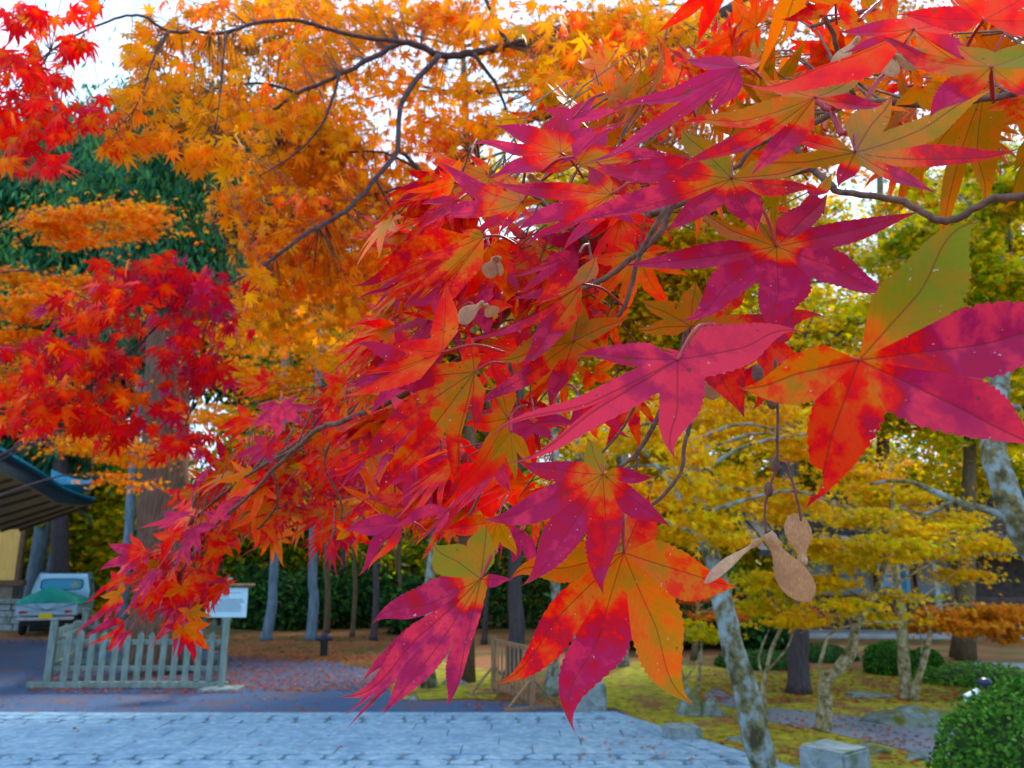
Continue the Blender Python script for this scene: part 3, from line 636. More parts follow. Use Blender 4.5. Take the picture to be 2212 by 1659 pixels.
def gnarly(label, paths, pads, Yt, bark, tone, seed, matl=None, r=.05, size=(.045, .075), k=1.35, name='garden_maple'):
    ex = [([PXY(*q) for q in pl], a, b_) for (pl, a, b_) in paths[1:]]
    tk = [PXY(*q) for q in paths[0][0]]; tk[0].z = 0
    t, p = tree(name, label, tk, (paths[0][1], paths[0][2]), bark, group='garden maples on the moss lawn', seed=seed, wob=.5, extra=ex, nsub=6)
    pd = pads_px(pads, Yt, .5, k); limbs(t, p, pd, r*.3, bark, seed)
    crown('crown', pd, matl or M_GOLD, t, size=size, tone=tone, lod=2, flat=.6, n_sub=14)
    return t
gnarly('crooked pale maple forking low beside the grey gravel path',
       [([(1781, 1583, 9.3), (1783, 1520, 9.3), (1781, 1476, 9.3), (1815, 1440, 9.3), (1838, 1408, 9.3), (1850, 1350, 9.3), (1866, 1325, 9.4), (1896, 1270, 9.5), (1915, 1200, 9.6)], .085, .03),
        ([(1781, 1476, 9.3), (1772, 1440, 9.2), (1780, 1400, 9.2), (1800, 1365, 9.2), (1870, 1345, 9.1), (1960, 1345, 9.1)], .03, .006), ([(1880, 1300, 9.4), (1980, 1235, 9.6), (2080, 1180, 9.8)], .014, .005),
        ([(1900, 1280, 9.5), (2000, 1298, 9.5), (2120, 1310, 9.5)], .012, .004)],
       [(1850, 1210, 70, 18, 300), (1770, 1260, 60, 14, 220), (1930, 1180, 70, 18, 300), (1820, 1305, 50, 9, 150), (1890, 1335, 45, 9, 160), (2010, 1150, 70, 16, 260), (1760, 1180, 70, 18, 260), (1950, 1290, 50, 10, 160), (1840, 1120, 90, 20, 340)], 9.6, M_GNARL, (.3, .75), 51)
gnarly('upright mossy maple in front of the round clipped shrub',
       [([(1957, 1510, 11.4), (1955, 1450, 11.4), (1950, 1380, 11.4), (1948, 1320, 11.4), (1936, 1240, 11.5), (1930, 1150, 11.6), (1925, 1000, 11.8)], .10, .035),
        ([(1950, 1370, 11.4), (1985, 1300, 11.5), (2060, 1240, 11.6)], .02, .008)],
       [(1960, 1080, 80, 20, 340), (2060, 1120, 80, 20, 340), (1880, 1060, 70, 20, 300), (2130, 1180, 70, 18, 300), (1990, 1200, 70, 16, 260), (2080, 1240, 60, 14, 240)], 11.8, M_GNARL, (.45, .95), 52)
gnarly('thin split maple growing against the foot of the mossy maple',
       [([(1977, 1512, 11.2), (1980, 1480, 11.2), (1996, 1430, 11.2), (2004, 1400, 11.2), (2010, 1360, 11.3), (2000, 1310, 11.3)], .05, .02), ([(1985, 1470, 11.2), (1992, 1400, 11.3), (1984, 1350, 11.3)], .02, .008)],
       [(2020, 1330, 60, 12, 300), (2090, 1350, 60, 12, 300), (2160, 1365, 60, 12, 320), (1990, 1352, 40, 8, 160), (2130, 1320, 60, 12, 260), (2200, 1330, 60, 14, 280)], 11.6, M_GNARL, (.2, .8), 53, matl=M_RUST)
gnarly('small bent maple left of the straight dark trunk',
       [([(1652, 1560, 9.8), (1648, 1500, 9.8), (1655, 1450, 9.8), (1668, 1400, 9.9), (1690, 1350, 10)], .04, .015), ([(1652, 1470, 9.8), (1640, 1420, 9.9), (1665, 1350, 10)], .02, .008), ([(1655, 1450, 9.8), (1700, 1400, 9.9), (1720, 1340, 10)], .016, .006)],
       [(1660, 1310, 60, 14, 220), (1720, 1340, 60, 10, 200), (1700, 1270, 60, 16, 240), (1640, 1250, 50, 16, 200)], 10, M_GNARL, (.35, .8), 54)
gnarly('slim rust leaved maple behind the leaning mottled trunk',
       [([(1510, 1500, 12), (1512, 1440, 12), (1515, 1380, 12), (1505, 1300, 12), (1500, 1250, 12)], .03, .012)],
       [(1640, 1312, 70, 9, 260), (1500, 1290, 60, 10, 200), (1560, 1330, 50, 8, 160), (1440, 1240, 60, 14, 240), (1720, 1325, 40, 7, 120)], 12, M_GNARL, (.4, 1), 55, matl=M_RUST)
gnarly('thin twisted maple with open stems on the mossy slope',
       [([(1480, 1530, 11), (1482, 1480, 11), (1470, 1440, 11), (1476, 1380, 11)], .028, .01), ([(1478, 1470, 11), (1500, 1440, 11), (1516, 1395, 11)], .014, .006)],
       [(1450, 1350, 50, 10, 140), (1520, 1370, 50, 10, 140)], 11, M_GNARL, (.3, .7), 56)
b2 = PXY(1726, 1499, 11.9); b2.z = 0
dk, pth = tree('straight_dark_tree', 'straight dark purplish trunk standing between the leaning maple and the crooked pale maple', [b2, PXY(1724, 1380, 11.9), PXY(1718, 1280, 11.9), PXY(1705, 1100, 12), PXY(1690, 850, 12.2)], (.165, .10), M_DARKBARK, wob=.15, ring=12)
pads = pads_px([(1650, 700, 90, 30, 260), (1760, 660, 90, 30, 260), (1700, 780, 90, 30, 280), (1850, 700, 80, 24, 200)], 12.3, .8)
limbs(dk, pth, pads, .04, M_DARKBARK, 6); crown('crown', pads, M_GOLD, dk, size=(.07, .12), tone=(.3, .8), lod=2, flat=.4, n_sub=12)
# big mottled tree at the right edge
rb = PXY(2300, 1500, 6.2); rb.z = 0
big, pth = tree('mottled_maple', 'large mottled grey maple trunk leaning in beside the clipped bush', [rb, PXY(2262, 1260, 6.2), PXY(2200, 1130, 6.2), PXY(2150, 1000, 6.3), PXY(2150, 900, 6.4), PXY(2165, 780, 6.6), PXY(2185, 600, 6.8)], (.13, .07), M_LICHEN, wob=.3, ring=14, nsub=6,
                extra=[([PXY(2150, 960, 6.3), PXY(2100, 860, 6.5), PXY(2060, 740, 6.7)], .05, .02), ([PXY(2190, 1120, 6.2), PXY(2060, 1080, 6.3), PXY(1960, 1040, 6.5), PXY(1880, 1045, 6.6)], .035, .012), ([PXY(2170, 780, 6.6), PXY(2080, 640, 6.8), PXY(1990, 560, 7)], .04, .012),
                ([PXY(2060, 1080, 6.3), PXY(2000, 1110, 6.4), PXY(1940, 1095, 6.5)], .02, .008)])
pads = pads_px([(2180, 430, 90, 40, 480), (2080, 560, 100, 40, 560), (2180, 620, 80, 50, 620), (1990, 500, 80, 30, 260), (2060, 690, 90, 30, 380), (2190, 760, 70, 40, 460), (1960, 660, 80, 26, 260), (2120, 350, 80, 40, 300), (2010, 390, 70, 24, 160), (1900, 560, 70, 20, 140), (2170, 860, 70, 36, 380), (2060, 820, 70, 30, 300), (2190, 930, 60, 30, 260)], 7, .7)
limbs(big, pth, pads, .03, M_LICHEN, 7); crown('crown', pads, M_GOLD, big, size=(.05, .085), tone=(.2, .8), lod=2, flat=.6, n_sub=18)

# --- small orange maples at the left, behind the red boughs
def left_maple(label, x, Y, top, pads, tone, seed, matl=None, k=1.0, r0=.07, bark=None):
    b = PXY(x, 1450, Y); b.z = 0
    t, p = tree('orange_maple', label, [b, PXY(x+4, 1250, Y), PXY(x+15, 1000, Y), PXY(x+20, top, Y)], (r0, .03), bark or M_BOUGH, group='orange maples on the far side of the road', seed=seed)
    pd = pads_px(pads, Y, .6, k); limbs(t, p, pd, .02, M_BOUGH, seed, 5)
    crown('crown', pd, matl or M_MID, t, size=(.05, .08), tone=tone, lod=2, flat=.45, n_sub=16); return t
left_maple('orange maple spreading flat layers above the gate roof', -40, 11, 500, [(230, 480, 110, 24, 700), (130, 500, 90, 20, 480), (300, 460, 70, 18, 320), (60, 660, 110, 34, 800), (180, 620, 80, 24, 460), (20, 740, 90, 26, 500), (70, 820, 90, 20, 400), (200, 945, 110, 20, 200), (300, 980, 80, 24, 220), (270, 1040, 60, 16, 110), (20, 600, 70, 20, 300), (150, 965, 70, 12, 80)], (.20, .46), 61)
left_maple('dull orange maple with pale bluish root foot on the moss bank', 926, 12.4, 500, [(660, 720, 110, 34, 620), (780, 770, 100, 34, 600), (560, 820, 100, 30, 420), (700, 860, 100, 26, 420), (860, 860, 90, 26, 420), (500, 730, 80, 26, 300), (640, 960, 100, 24, 420), (780, 1020, 100, 24, 420), (900, 1010, 80, 24, 340), (560, 1040, 90, 22, 320), (940, 1110, 80, 22, 300), (720, 1100, 90, 20, 260), (880, 700, 90, 34, 420), (470, 900, 60, 22, 200), (620, 620, 90, 30, 420), (760, 640, 90, 34, 500)], (.08, .44), 62, k=1.5, r0=.11, bark=M_LICHEN)

# ================================================================ OBJECTS
m_fence = plain('weathered green grey timber', [(.3, (.10, .16, .14)), (.6, (.18, .26, .24)), (.8, (.28, .34, .32))], 18, 6, .85, .6, .004, stretch=(1, 1, .3))
m_screen = plain('bare brown timber', [(.3, (.16, .09, .045)), (.7, (.34, .21, .11))], 22, 6, .8, .6, .004, stretch=(1, 1, .25))
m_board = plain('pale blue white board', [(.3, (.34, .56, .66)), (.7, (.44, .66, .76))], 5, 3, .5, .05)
m_ink = plain('faded ink', [(.3, (.05, .12, .18)), (.7, (.08, .16, .22))], 40, 2)
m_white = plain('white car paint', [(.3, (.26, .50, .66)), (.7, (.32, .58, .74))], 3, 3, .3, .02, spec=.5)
m_tarp = plain('green tarpaulin', [(.3, (.0, .22, .17)), (.7, (.0, .34, .27))], 5, 4, .6, .5, .02)
m_rubber = plain('black rubber', [(.3, (.012, .012, .014)), (.7, (.03, .03, .035))], 30, 3, .8)
m_dark = plain('dark underbody', [(.3, (.01, .012, .016)), (.7, (.03, .035, .04))], 10, 3, .8)
m_steel = plain('grey steel', [(.3, (.30, .32, .34)), (.7, (.45, .47, .5))], 20, 3, .4, metallic=.6)
m_red = plain('red lamp lens', [(.3, (.45, .01, .01)), (.7, (.6, .02, .015))], 20, 2, .25)
m_orange = plain('orange lamp lens', [(.3, (.6, .16, .01)), (.7, (.7, .2, .02))], 20, 2, .25)
m_yellow = plain('yellow plate', [(.3, (.75, .55, .01)), (.7, (.85, .62, .02))], 20, 2, .4)
def glass(name, col, rough=.08):
    m, n, o = mat(name); p = node(n, 'ShaderNodeBsdfPrincipled', Roughness=rough); p.inputs['Base Color'].default_value = (*col, 1); p.inputs['Specular IOR Level'].default_value = 1.0
    n.links.new(p.outputs[0], o.inputs[0]); return m
m_glass = glass('blue reflecting glass', (.06, .30, .50))
m_gold = plain('painted gold reflection', [(.3, (.45, .33, .05)), (.7, (.6, .42, .06))], 30, 2)

# --- picket fence round the cedar
FA = G(100, 1486); FB = G(478, 1486); FA.z = FB.z = 0
fr = (FB-FA); FW = fr.length; rzf = math.atan2(fr.y, fr.x); FD = 2.9; H = .88
fn = thing('picket_fence', 'low weathered green grey picket fence boxed round the thick cedar', 'fence', FA, rzf)
def slant(o):      # the pen is not square: its sides run back at a slant
    for v in o.data.vertices: v.co.x -= .37*v.co.y
    return o
def fb(name, lo, hi, m=m_fence, bev=.006):
    q = MB(); q.box(lo, hi, bev=bev); return slant(q.build(name, m, fn))
for (x, y) in ((0, 0), (FW, 0), (0, FD), (FW, FD)): 
    q = MB(); q.box((x-.055, y-.055, 0), (x+.055, y+.055, H+.1), bev=.008); q.box((x-.07, y-.07, H+.10), (x+.07, y+.07, H+.125), bev=.006); slant(q.build('post', m_fence, fn))
for y in (0, FD):
    for z in (.24, .62): fb('rail', (.055, y-.02+.04, z), (FW-.055, y+.02+.04, z+.07))
    fb('base_beam', (-.3 if y == 0 else 0, y-.06, 0), (FW+.1, y+.055, .09))
for x in (0, FW):
    for z in (.24, .62): fb('rail', (x-.02, .06, z), (x+.02, FD-.06, z+.07))
rr = random.Random(2)
def picket(cx, cy, along):
    h = H - .06 + rr.uniform(-.025, .025); w_ = .047; t_ = .014; q = MB(); tl = rr.uniform(-.01, .01)
    pr = [(-w_, .1), (w_, .1), (w_+tl, h-.05), (tl, h), (-w_+tl, h-.05)]
    if along == 'x': vs = [(cx+p, cy-t_, z) for p, z in pr]+[(cx+p, cy+t_, z) for p, z in pr]
    else: vs = [(cx-t_, cy+p, z) for p, z in pr]+[(cx+t_, cy+p, z) for p, z in pr]
    q.add(vs, [(0, 1, 2, 3, 4), (9, 8, 7, 6, 5)]+[(k, 5+k, 5+(k+1) % 5, (k+1) % 5) for k in range(5)]); slant(q.build('picket', m_fence, fn))
for k in range(13):
    x = .24+(FW-.44)*k/12; picket(x, -.001, 'x'); picket(x, FD-.001, 'x')
for k in range(11):
    y = .25+(FD-.5)*k/10; picket(-.034, y, 'y'); picket(FW+.034, y, 'y')

# --- information board
sb = G(477, 1492); sb.z = 0
sg = thing('information_board', 'pale blue board of faint writing under a little roof bar on a post', 'sign', sb, .04)
q = MB(); q.box((-.032, -.03, .03), (.032, .03, 1.62), bev=.005); q.build('post', m_fence, sg)
q = MB(); q.box((-.28, -.2, 0), (.28, .2, .05), bev=.01); q.build('base', m_stone, sg)
q = MB(); q.box((-.30, -.055, 1.04), (.30, -.032, 1.47), bev=.004); pn = q.build('panel', m_board, sg)
q = MB(); q.box((-.37, -.12, 1.50), (.37, .08, 1.53), bev=.006); q.box((-.34, -.06, 1.475), (.34, .05, 1.499), bev=.004); q.build('roof_bar', m_screen, sg)
q = MB(); rr = random.Random(9)
def scribble(z, x0, x1, h):
    x = x0
    while x < x1:
        wd = rr.uniform(.008, .016)
        q.add([(x, -.058, z), (x+wd, -.058, z), (x+wd, -.058, z+h), (x, -.058, z+h)], [(0, 1, 2, 3)])
        x += wd+rr.uniform(.004, .009)
for z in (1.385,): scribble(z, -.19, -.07, .035)
scribble(1.39, -.04, .20, .012)
for z in (1.35, 1.335): scribble(z, -.18, .02, .01)
for k in range(9): scribble(1.30-.022*k, -.25, .25-rr.uniform(0, .05), .011)
o_ = q.build('writing', m_ink, sg); o_.parent = pn

# --- truck
TX = PXY(94, 1372, 21.3); TX.z = 0
tr = thing('pickup_truck', 'small white pickup truck with a green tarpaulin roped over its bed', 'truck', TX, R(21)); tr.scale = (.95, .95, .87)
# local: rear faces -Y, x right
q = MB()
q.box((-.74, 0, .58), (.74, 1.95, .66), bev=.01)
for s in (-1, 1): q.box((s*.74-.02, .03, .66), (s*.74+.02, 1.93, .95), bev=.008)
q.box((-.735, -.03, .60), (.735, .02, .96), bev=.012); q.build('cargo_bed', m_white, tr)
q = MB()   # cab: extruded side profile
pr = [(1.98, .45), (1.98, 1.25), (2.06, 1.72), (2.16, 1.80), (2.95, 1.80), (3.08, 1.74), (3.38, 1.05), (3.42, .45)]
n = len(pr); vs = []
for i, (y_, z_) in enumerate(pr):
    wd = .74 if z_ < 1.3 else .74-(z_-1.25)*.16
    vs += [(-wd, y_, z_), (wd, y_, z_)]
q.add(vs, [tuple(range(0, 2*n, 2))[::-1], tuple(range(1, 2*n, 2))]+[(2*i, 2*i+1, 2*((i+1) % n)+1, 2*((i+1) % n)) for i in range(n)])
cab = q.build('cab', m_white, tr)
bv = cab.modifiers.new('b', 'BEVEL'); bv.width = .05; bv.segments = 3; bv.limit_method = 'ANGLE'
def back_y(z): return 1.98+(z-1.25)*.17
q = MB(); zs = (1.30, 1.62); xs = .54
ro = []
for k in range(24):
    a = 2*math.pi*k/24; qq = (abs(math.cos(a))**6+abs(math.sin(a))**6)**(-1/6)
    ro.append((math.cos(a)*qq*xs, 1.455+math.sin(a)*qq*.16))
q.add([(x_, back_y(z_)-.012, z_) for x_, z_ in ro]+[(x_*1.07, back_y(z_)-.004, 1.455+(z_-1.455)*1.18) for x_, z_ in ro], [tuple(range(24))]); q.f = q.f[:1]
wn = q.build('rear_window', m_glass, tr)
q = MB(); q.add([(x_, back_y(z_)-.016, z_) for x_, z_ in ro]+[(x_*1.06, back_y(z_)-.014, 1.455+(z_-1.455)*1.16) for x_, z_ in ro], [(k, (k+1) % 24, 24+(k+1) % 24, 24+k) for k in range(24)]); o_ = q.build('seal', m_rubber, tr); o_.parent = wn
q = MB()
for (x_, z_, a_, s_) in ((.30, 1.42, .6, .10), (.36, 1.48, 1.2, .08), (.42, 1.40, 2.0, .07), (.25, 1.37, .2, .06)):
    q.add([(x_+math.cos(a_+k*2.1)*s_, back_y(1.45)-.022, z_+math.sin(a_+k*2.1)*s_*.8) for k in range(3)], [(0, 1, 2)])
o_ = q.build('painted_reflection', m_gold, tr); o_.parent = wn  # flat gold triangles painted on the glass as a reflection
for s in (-1, 1):
    q = MB(); q.box((s*.742-.004, 2.35, 1.15), (s*.742+.004, 3.05, 1.30)); q.box((s*.70-.01, 2.3, 1.32), (s*.70+.01, 2.95, 1.62)); q.build('side_window', m_glass, tr)
    q = MB(); q.box((s*.55-.11, -.052, .655), (s*.55+.03, -.032, .735), bev=.004); tl_ = q.build('tail_light', m_red, tr)
    q = MB(); q.box((s*.55+.035, -.052, .655), (s*.55+.09, -.032, .735), bev=.004); o_ = q.build('indicator', m_orange, tr); o_.parent = tl_
    q = MB(); q.box((s*.86-.05, 3.02, 1.18), (s*.86+.05, 3.06, 1.40), bev=.01); q.tube([(s*.74, 3.05, 1.2), (s*.86, 3.04, 1.28)], .01, 5); q.build('mirror', m_dark, tr)
q = MB(); q.box((-.70, -.02, .44), (.70, .06, .56), bev=.02); q.build('bumper', m_steel, tr)
q = MB(); q.box((-.17, -.075, .50), (.17, -.062, .66), bev=.003); q.build('number_plate', m_yellow, tr)
q = MB(); q.box((-.6, .1, .30), (.6, 3.2, .52)); q.box((-.35, .3, .22), (.35, .9, .30)); q.build('chassis', m_dark, tr)
for y_ in (.55, 2.75):
    for s in (-1, 1):
        q = MB(); N_c = 24; prf = [(.13, -.07), (.26, -.075), (.29, -.05), (.29, .05), (.26, .075), (.13, .07)]
        vs = []; 
        for k in range(N_c):
            a = 2*math.pi*k/N_c
            for (r_, x_) in prf: vs.append((s*.62+x_, y_+math.cos(a)*r_, .29+math.sin(a)*r_))
        L_ = len(prf)
        q.add(vs, [(k*L_+j, k*L_+j+1, ((k+1) % N_c)*L_+j+1, ((k+1) % N_c)*L_+j) for k in range(N_c) for j in range(L_-1)])
        whl = q.build('wheel', m_rubber, tr, smooth=True)
        q = MB(); q.tube([(s*.62-.05, y_, .29), (s*.62+.05, y_, .29)], .135, 16); o_ = q.build('rim', m_steel, tr); o_.parent = whl
q = MB(); nx, ny = 17, 13
for j in range(ny):
    for i in range(nx):
        u, v_2 = i/(nx-1)*2-1, j/(ny-1)
        pk = max(0, 1-abs(u)**1.2)*(.40+.06*math.sin(v_2*9)) * (1-.35*v_2)
        x_ = u*.80; z_ = 1.0+pk + .012*math.sin(i*2.1+j*1.3)
        if abs(u) > .97: z_ = .90
        y_ = -.06+v_2*1.98
        if j == 0: z_ = .92+pk*.15 + (.02*math.sin(i*1.7)); 
        q.v.append((x_, y_, z_))
for j in range(ny-1):
    for i in range(nx-1): q.f.append((j*nx+i, j*nx+i+1, (j+1)*nx+i+1, (j+1)*nx+i))
q.build('tarpaulin', m_tarp, tr, smooth=True)
q = MB(); q.tube([(-.72, -.07, .93), (-.3, -.07, .80), (0, -.07, .74), (.3, -.07, .80), (.72, -.07, .93)], .007, 5); q.tube([(-.3, -.072, .90), (0, -.072, .74), (.3, -.072, .90)], .006, 5)
q.tube([(-.55, -.07, .70), (0, -.073, .74), (.6, -.07, .72)], .005, 5); q.build('rope', m_dark, tr)

# --- gate: curved eave seen from below, timber wall
m_roof = plain('blue green copper roof', [(.3, (.0, .09, .16)), (.6, (.0, .22, .36)), (.8, (.01, .34, .50))], 10, 5, .45, .4, .01)
m_fascia = plain('dark eave edge', [(.3, (.008, .018, .035)), (.7, (.015, .045, .075))], 14, 4, .6, .3)
m_soffit = plain('brown eave boards', [(.3, (.34, .22, .07)), (.7, (.60, .40, .14))], 9, 5, .7, .6, .01, stretch=(.4, 4, 1))
m_wallwood = plain('golden timber boarding', [(.3, (.48, .28, .06)), (.7, (.75, .46, .12))], 8, 5, .7, .5, .008, stretch=(5, 5, .3))
m_conc2 = plain('plinth plaster', [(.3, (.10, .09, .06)), (.7, (.2, .17, .12))], 5, 4, .8)
m_beam = plain('dark timber beam', [(.3, (.06, .035, .015)), (.7, (.14, .08, .035))], 8, 5, .7, .5, .01)
K = PXY(200, 1083, 19.0)
gt = thing('temple_gate', 'timber gate building with upswept blue edged roof at the frame edge', 'building', (K.x-3.0, K.y, 0))
ev = smooth_path([PXY(200, 1083, 19.0), PXY(140, 1064, 17.4), PXY(85, 1030, 15.8), PXY(35, 1000, 14.4), PXY(-60, 950, 12.6), PXY(-250, 860, 10.6)], 5)
n = len(ev)
def strip(q, A_, B_):
    b_ = len(q.v); q.v += [tuple(Vector(p)-gt.location) for p in A_]+[tuple(Vector(p)-gt.location) for p in B_]
    m_ = len(A_); q.f += [(b_+i, b_+i+1, b_+m_+i+1, b_+m_+i) for i in range(m_-1)]
thk = [Vector((0, 0, -.08-.20*min(1, i/6))) for i in range(n)]
q = MB(); q2 = MB()
low = [ev[i]+thk[i] for i in range(n)]
back = [ev[i]+Vector((-2.2-.10*i, .9, .55+.05*i)) for i in range(n)]; back2 = [ev[i]+Vector((-4.5-.10*i, 1.4, 1.6+.05*i)) for i in range(n)]
out_ = [ev[i]+Vector((.10, -.05, .035)) for i in range(n)]
strip(q, ev, out_)                        # thin projecting top edge
strip(q, out_, [p+Vector((0, 0, .05)) for p in out_]); strip(q, [p+Vector((0, 0, .05)) for p in out_], back); strip(q, back, back2)
rf = q.build('roof', m_roof, gt, smooth=True)
strip(q2, ev, low); o_ = q2.build('eave_edge', m_fascia, gt, smooth=True)
q = MB(); inner = [low[i]+Vector((-1.8-.05*i, .45, -.55)) for i in range(n)]; strip(q, low, inner); strip(q, inner, [p+Vector((-3.4, .3, .1)) for p in inner]); q.build('soffit', m_soffit, gt, smooth=True)
# second eave running away behind the corner, with its turned up tip
e2 = smooth_path([PXY(110, 1028, 21.5), PXY(150, 1045, 21.0), PXY(178, 1052, 20.6), PXY(196, 1050, 20.2), PXY(199, 1034, 20.0)], 4)
q = MB(); strip(q, e2, [p+Vector((.02, 0, -.12)) for p in e2]); strip(q, e2, [p+Vector((-.2, .3, .22)) for p in e2]); strip(q, [p+Vector((.02, 0, -.12)) for p in e2], [p+Vector((-1.2, -.6, -.25)) for p in e2]); q.build('rear_eave', m_roof, gt, smooth=True)
for i in range(1, n-2, 2):
    q = MB(); a_ = Vector(low[i])-gt.location+Vector((-.05, .02, -.03)); e_ = Vector(inner[i])-gt.location+Vector((0, 0, -.03)); q.tube([a_, e_], .035, 4); q.build('rafter', m_beam, gt)
def wall_panel(x0, x1, zlo, zhi, Yw):
    q = MB(); nb = 9
    for k in range(nb):
        a_, b_ = x0+(x1-x0)*k/nb, x0+(x1-x0)*(k+1)/nb
        q.box((a_+.006, Yw+(.012 if k % 2 else 0), zlo), (b_-.006, Yw+.06, zhi))
    return q
wr = PXY(42, 1180, 23.4); zl = PXY(20, 1253, 23.4).z; zh = PXY(30, 1085, 23.4).z
wp = wall_panel(-6.0, wr.x-gt.location.x, zl, zh+.3, wr.y-gt.location.y); wp.build('wall', m_wallwood, gt)
q = MB(); q.box((wr.x-gt.location.x, wr.y-gt.location.y-.04, zl-.05), (wr.x-gt.location.x+.14, wr.y-gt.location.y+.10, zh+.35), bev=.008); q.build('corner_post', m_beam, gt)
q = MB(); q.box((-6, wr.y-gt.location.y-.07, zl-.16), (wr.x-gt.location.x+.3, wr.y-gt.location.y+.12, zl-.002), bev=.008); q.build('sill_beam', m_beam, gt)
q = MB(); q.box((-6, wr.y-gt.location.y-.10, zh+.05), (wr.x-gt.location.x+.35, wr.y-gt.location.y-.02, zh+.28), bev=.008); q.build('lintel_beam', m_beam, gt)
q = MB(); q.box((-6, wr.y-gt.location.y+.0, .0), (wr.x-gt.location.x-.02, wr.y-gt.location.y+.5, zl-.17)); q.build('plinth', m_conc2, gt)
# stone wall in front
wa = PXY(62, 1365, 22.6); sw = thing('stone_wall', 'low grey stone wall with coping running up to the parked truck', 'wall', (wa.x, wa.y, 0), R(-12))
rr = random.Random(4); q = MB(); zc = PXY(74, 1296, 22.6).z
rows_ = 4
for r_ in range(rows_):
    x = 0.0 
    while x > -9:
        l_ = rr.uniform(.45, .85); h_ = (zc-.12)/rows_
        q.box((x-l_+.008, rr.uniform(-.02, .02), r_*h_+.006), (x-.008, .5, (r_+1)*h_-.006), bev=.02); x -= l_
q.build('masonry', m_stone, sw)
q = MB(); x = .05
while x > -9: q.box((x-1.2, -.06, zc-.11), (x-.01, .55, zc), bev=.015); x -= 1.21
q.build('coping', m_rock, sw)
q = MB(); q.box((-9, .06, 0), (-.05, .45, zc-.14)); q.build('core', m_dark, sw)

# --- slatted timber screen
a_ = G(1066, 1500); b_ = G(1150, 1534); a_.z = b_.z = 0; dv = b_-a_; SL = dv.length
ss = thing('slatted_screen', 'free standing brown slatted timber screen with braced feet', 'screen', a_, math.atan2(dv.y, dv.x)); Hs = .80
for x in (0, SL): q = MB(); q.box((x-.03, -.03, .02), (x+.03, .03, Hs), bev=.005); q.build('post', m_screen, ss)
for z in (.09, Hs-.09): q = MB(); q.box((.03, -.018, z), (SL-.03, .018, z+.06), bev=.004); q.build('rail', m_screen, ss)
ns = 9
for k in range(ns):
    x = .09+(SL-.18)*k/(ns-1); q = MB(); q.box((x-.022, -.034, .10), (x+.022, -.019, Hs-.04), bev=.003); q.build('slat', m_screen, ss)
for x in (0, SL):
    q = MB(); q.box((x-.028, -.38, 0), (x+.028, .38, .045), bev=.005); q.build('foot', m_screen, ss)
    for s in (-1, 1):
        q = MB(); q.tube([(x, s*.33, .05), (x, s*.03, .36)], .02, 4); q.build('brace', m_screen, ss)

# --- stone posts, rocks
def stone_block(label, x, y_, w_, d_, h_, rz, name='stone_post', mt=None, bevel=.018, grp='squared stone posts along the paving kerb', lean=0):
    b = G(x, y_); b.z = 0
    bm = bmesh.new(); bmesh.ops.create_cube(bm, size=1)
    for v in bm.verts: v.co = Vector((v.co.x*w_, v.co.y*d_, (v.co.z+.5)*h_))
    bmesh.ops.bevel(bm, geom=bm.edges[:], offset=bevel, segments=2, affect='EDGES')
    bmesh.ops.subdivide_edges(bm, edges=[e for e in bm.edges if e.calc_length() > .1], cuts=3, use_grid_fill=True)
    for v in bm.verts: v.co += Vector((mnoise.noise(v.co*9+b), mnoise.noise(v.co*9+b+Vector((5, 0, 0))), 0))*.006
    me = bpy.data.meshes.new(name); bm.to_mesh(me); bm.free()
    o = link(name, me, mt or m_stone, None, b); o.rotation_euler = (0, 0, rz)
    tag(o, label, 'stone post', grp); return o
stone_block('low square granite post next to the slatted screen at the far paving corner', 1268, 1536, .46, .42, .34, 0)
stone_block('half hidden granite post in front of the leaning mottled trunk, behind the kerb', 1474, 1600, .34, .32, .15, .1)
pb = PXY(1768, 1690, 6.75); o_ = stone_block('large granite block standing between the leaning trunk and the clipped bush', 1768, 1650, .38, .38, .45, R(38)); o_.location = (2.47, 6.42, 0)
def rock(label, x, y_, rx, ry, rz_, seed, Y=None):
    b = G(x, y_) if Y is None else PXY(x, y_, Y); b.z = 0
    bm = bmesh.new(); bmesh.ops.create_icosphere(bm, subdivisions=4, radius=1)
    for v in bm.verts:
        p = v.co.copy(); k = 1+.38*mnoise.noise(p*1.2+Vector((seed, 0, 0)))+.10*mnoise.noise(p*4+Vector((seed, 0, 0)))
        v.co = Vector((p.x*rx, p.y*ry, max(-.05, p.z*rz_)))*k
    me = bpy.data.meshes.new('rock'); bm.to_mesh(me); bm.free(); me.polygons.foreach_set('use_smooth', [True]*len(me.polygons))
    o = link('rock', me, m_rock, None, b); tag(o, label, 'rock', 'garden rocks'); return o
rock('long low grey green rock beyond the gravel path', 1975, 1562, .6, .32, .17, 1)
rock('upright mossy rock between the screen and the leaning trunk', 1490, 1545, .16, .14, .36, 2)
rock('squat mossy rock close behind the upright rock', 1535, 1545, .17, .15, .20, 3)
rock('pale flat stone on the moss near the kerb block', 1880, 1625, .20, .14, .07, 4)
rock('small flat stone on the grass beside the clipped bush', 1990, 1640, .16, .12, .06, 5)
rock('rounded pale stone at the foot of the pale rooted trunk', 985, 1478, .20, .14, .09, 6)
rock('small pale stone at the edge of the moss bank', 893, 1512, .10, .08, .05, 7)
rock('mossy grey boulder behind the slatted screen', 1212, 1500, .30, .22, .22, 8)
rock('flat stone near the foot of the mossy maple', 1870, 1505, .35, .2, .06, 9)
rock('low stone on the moss lawn by the squat mossy rock', 1600, 1600, .14, .10, .05, 10)

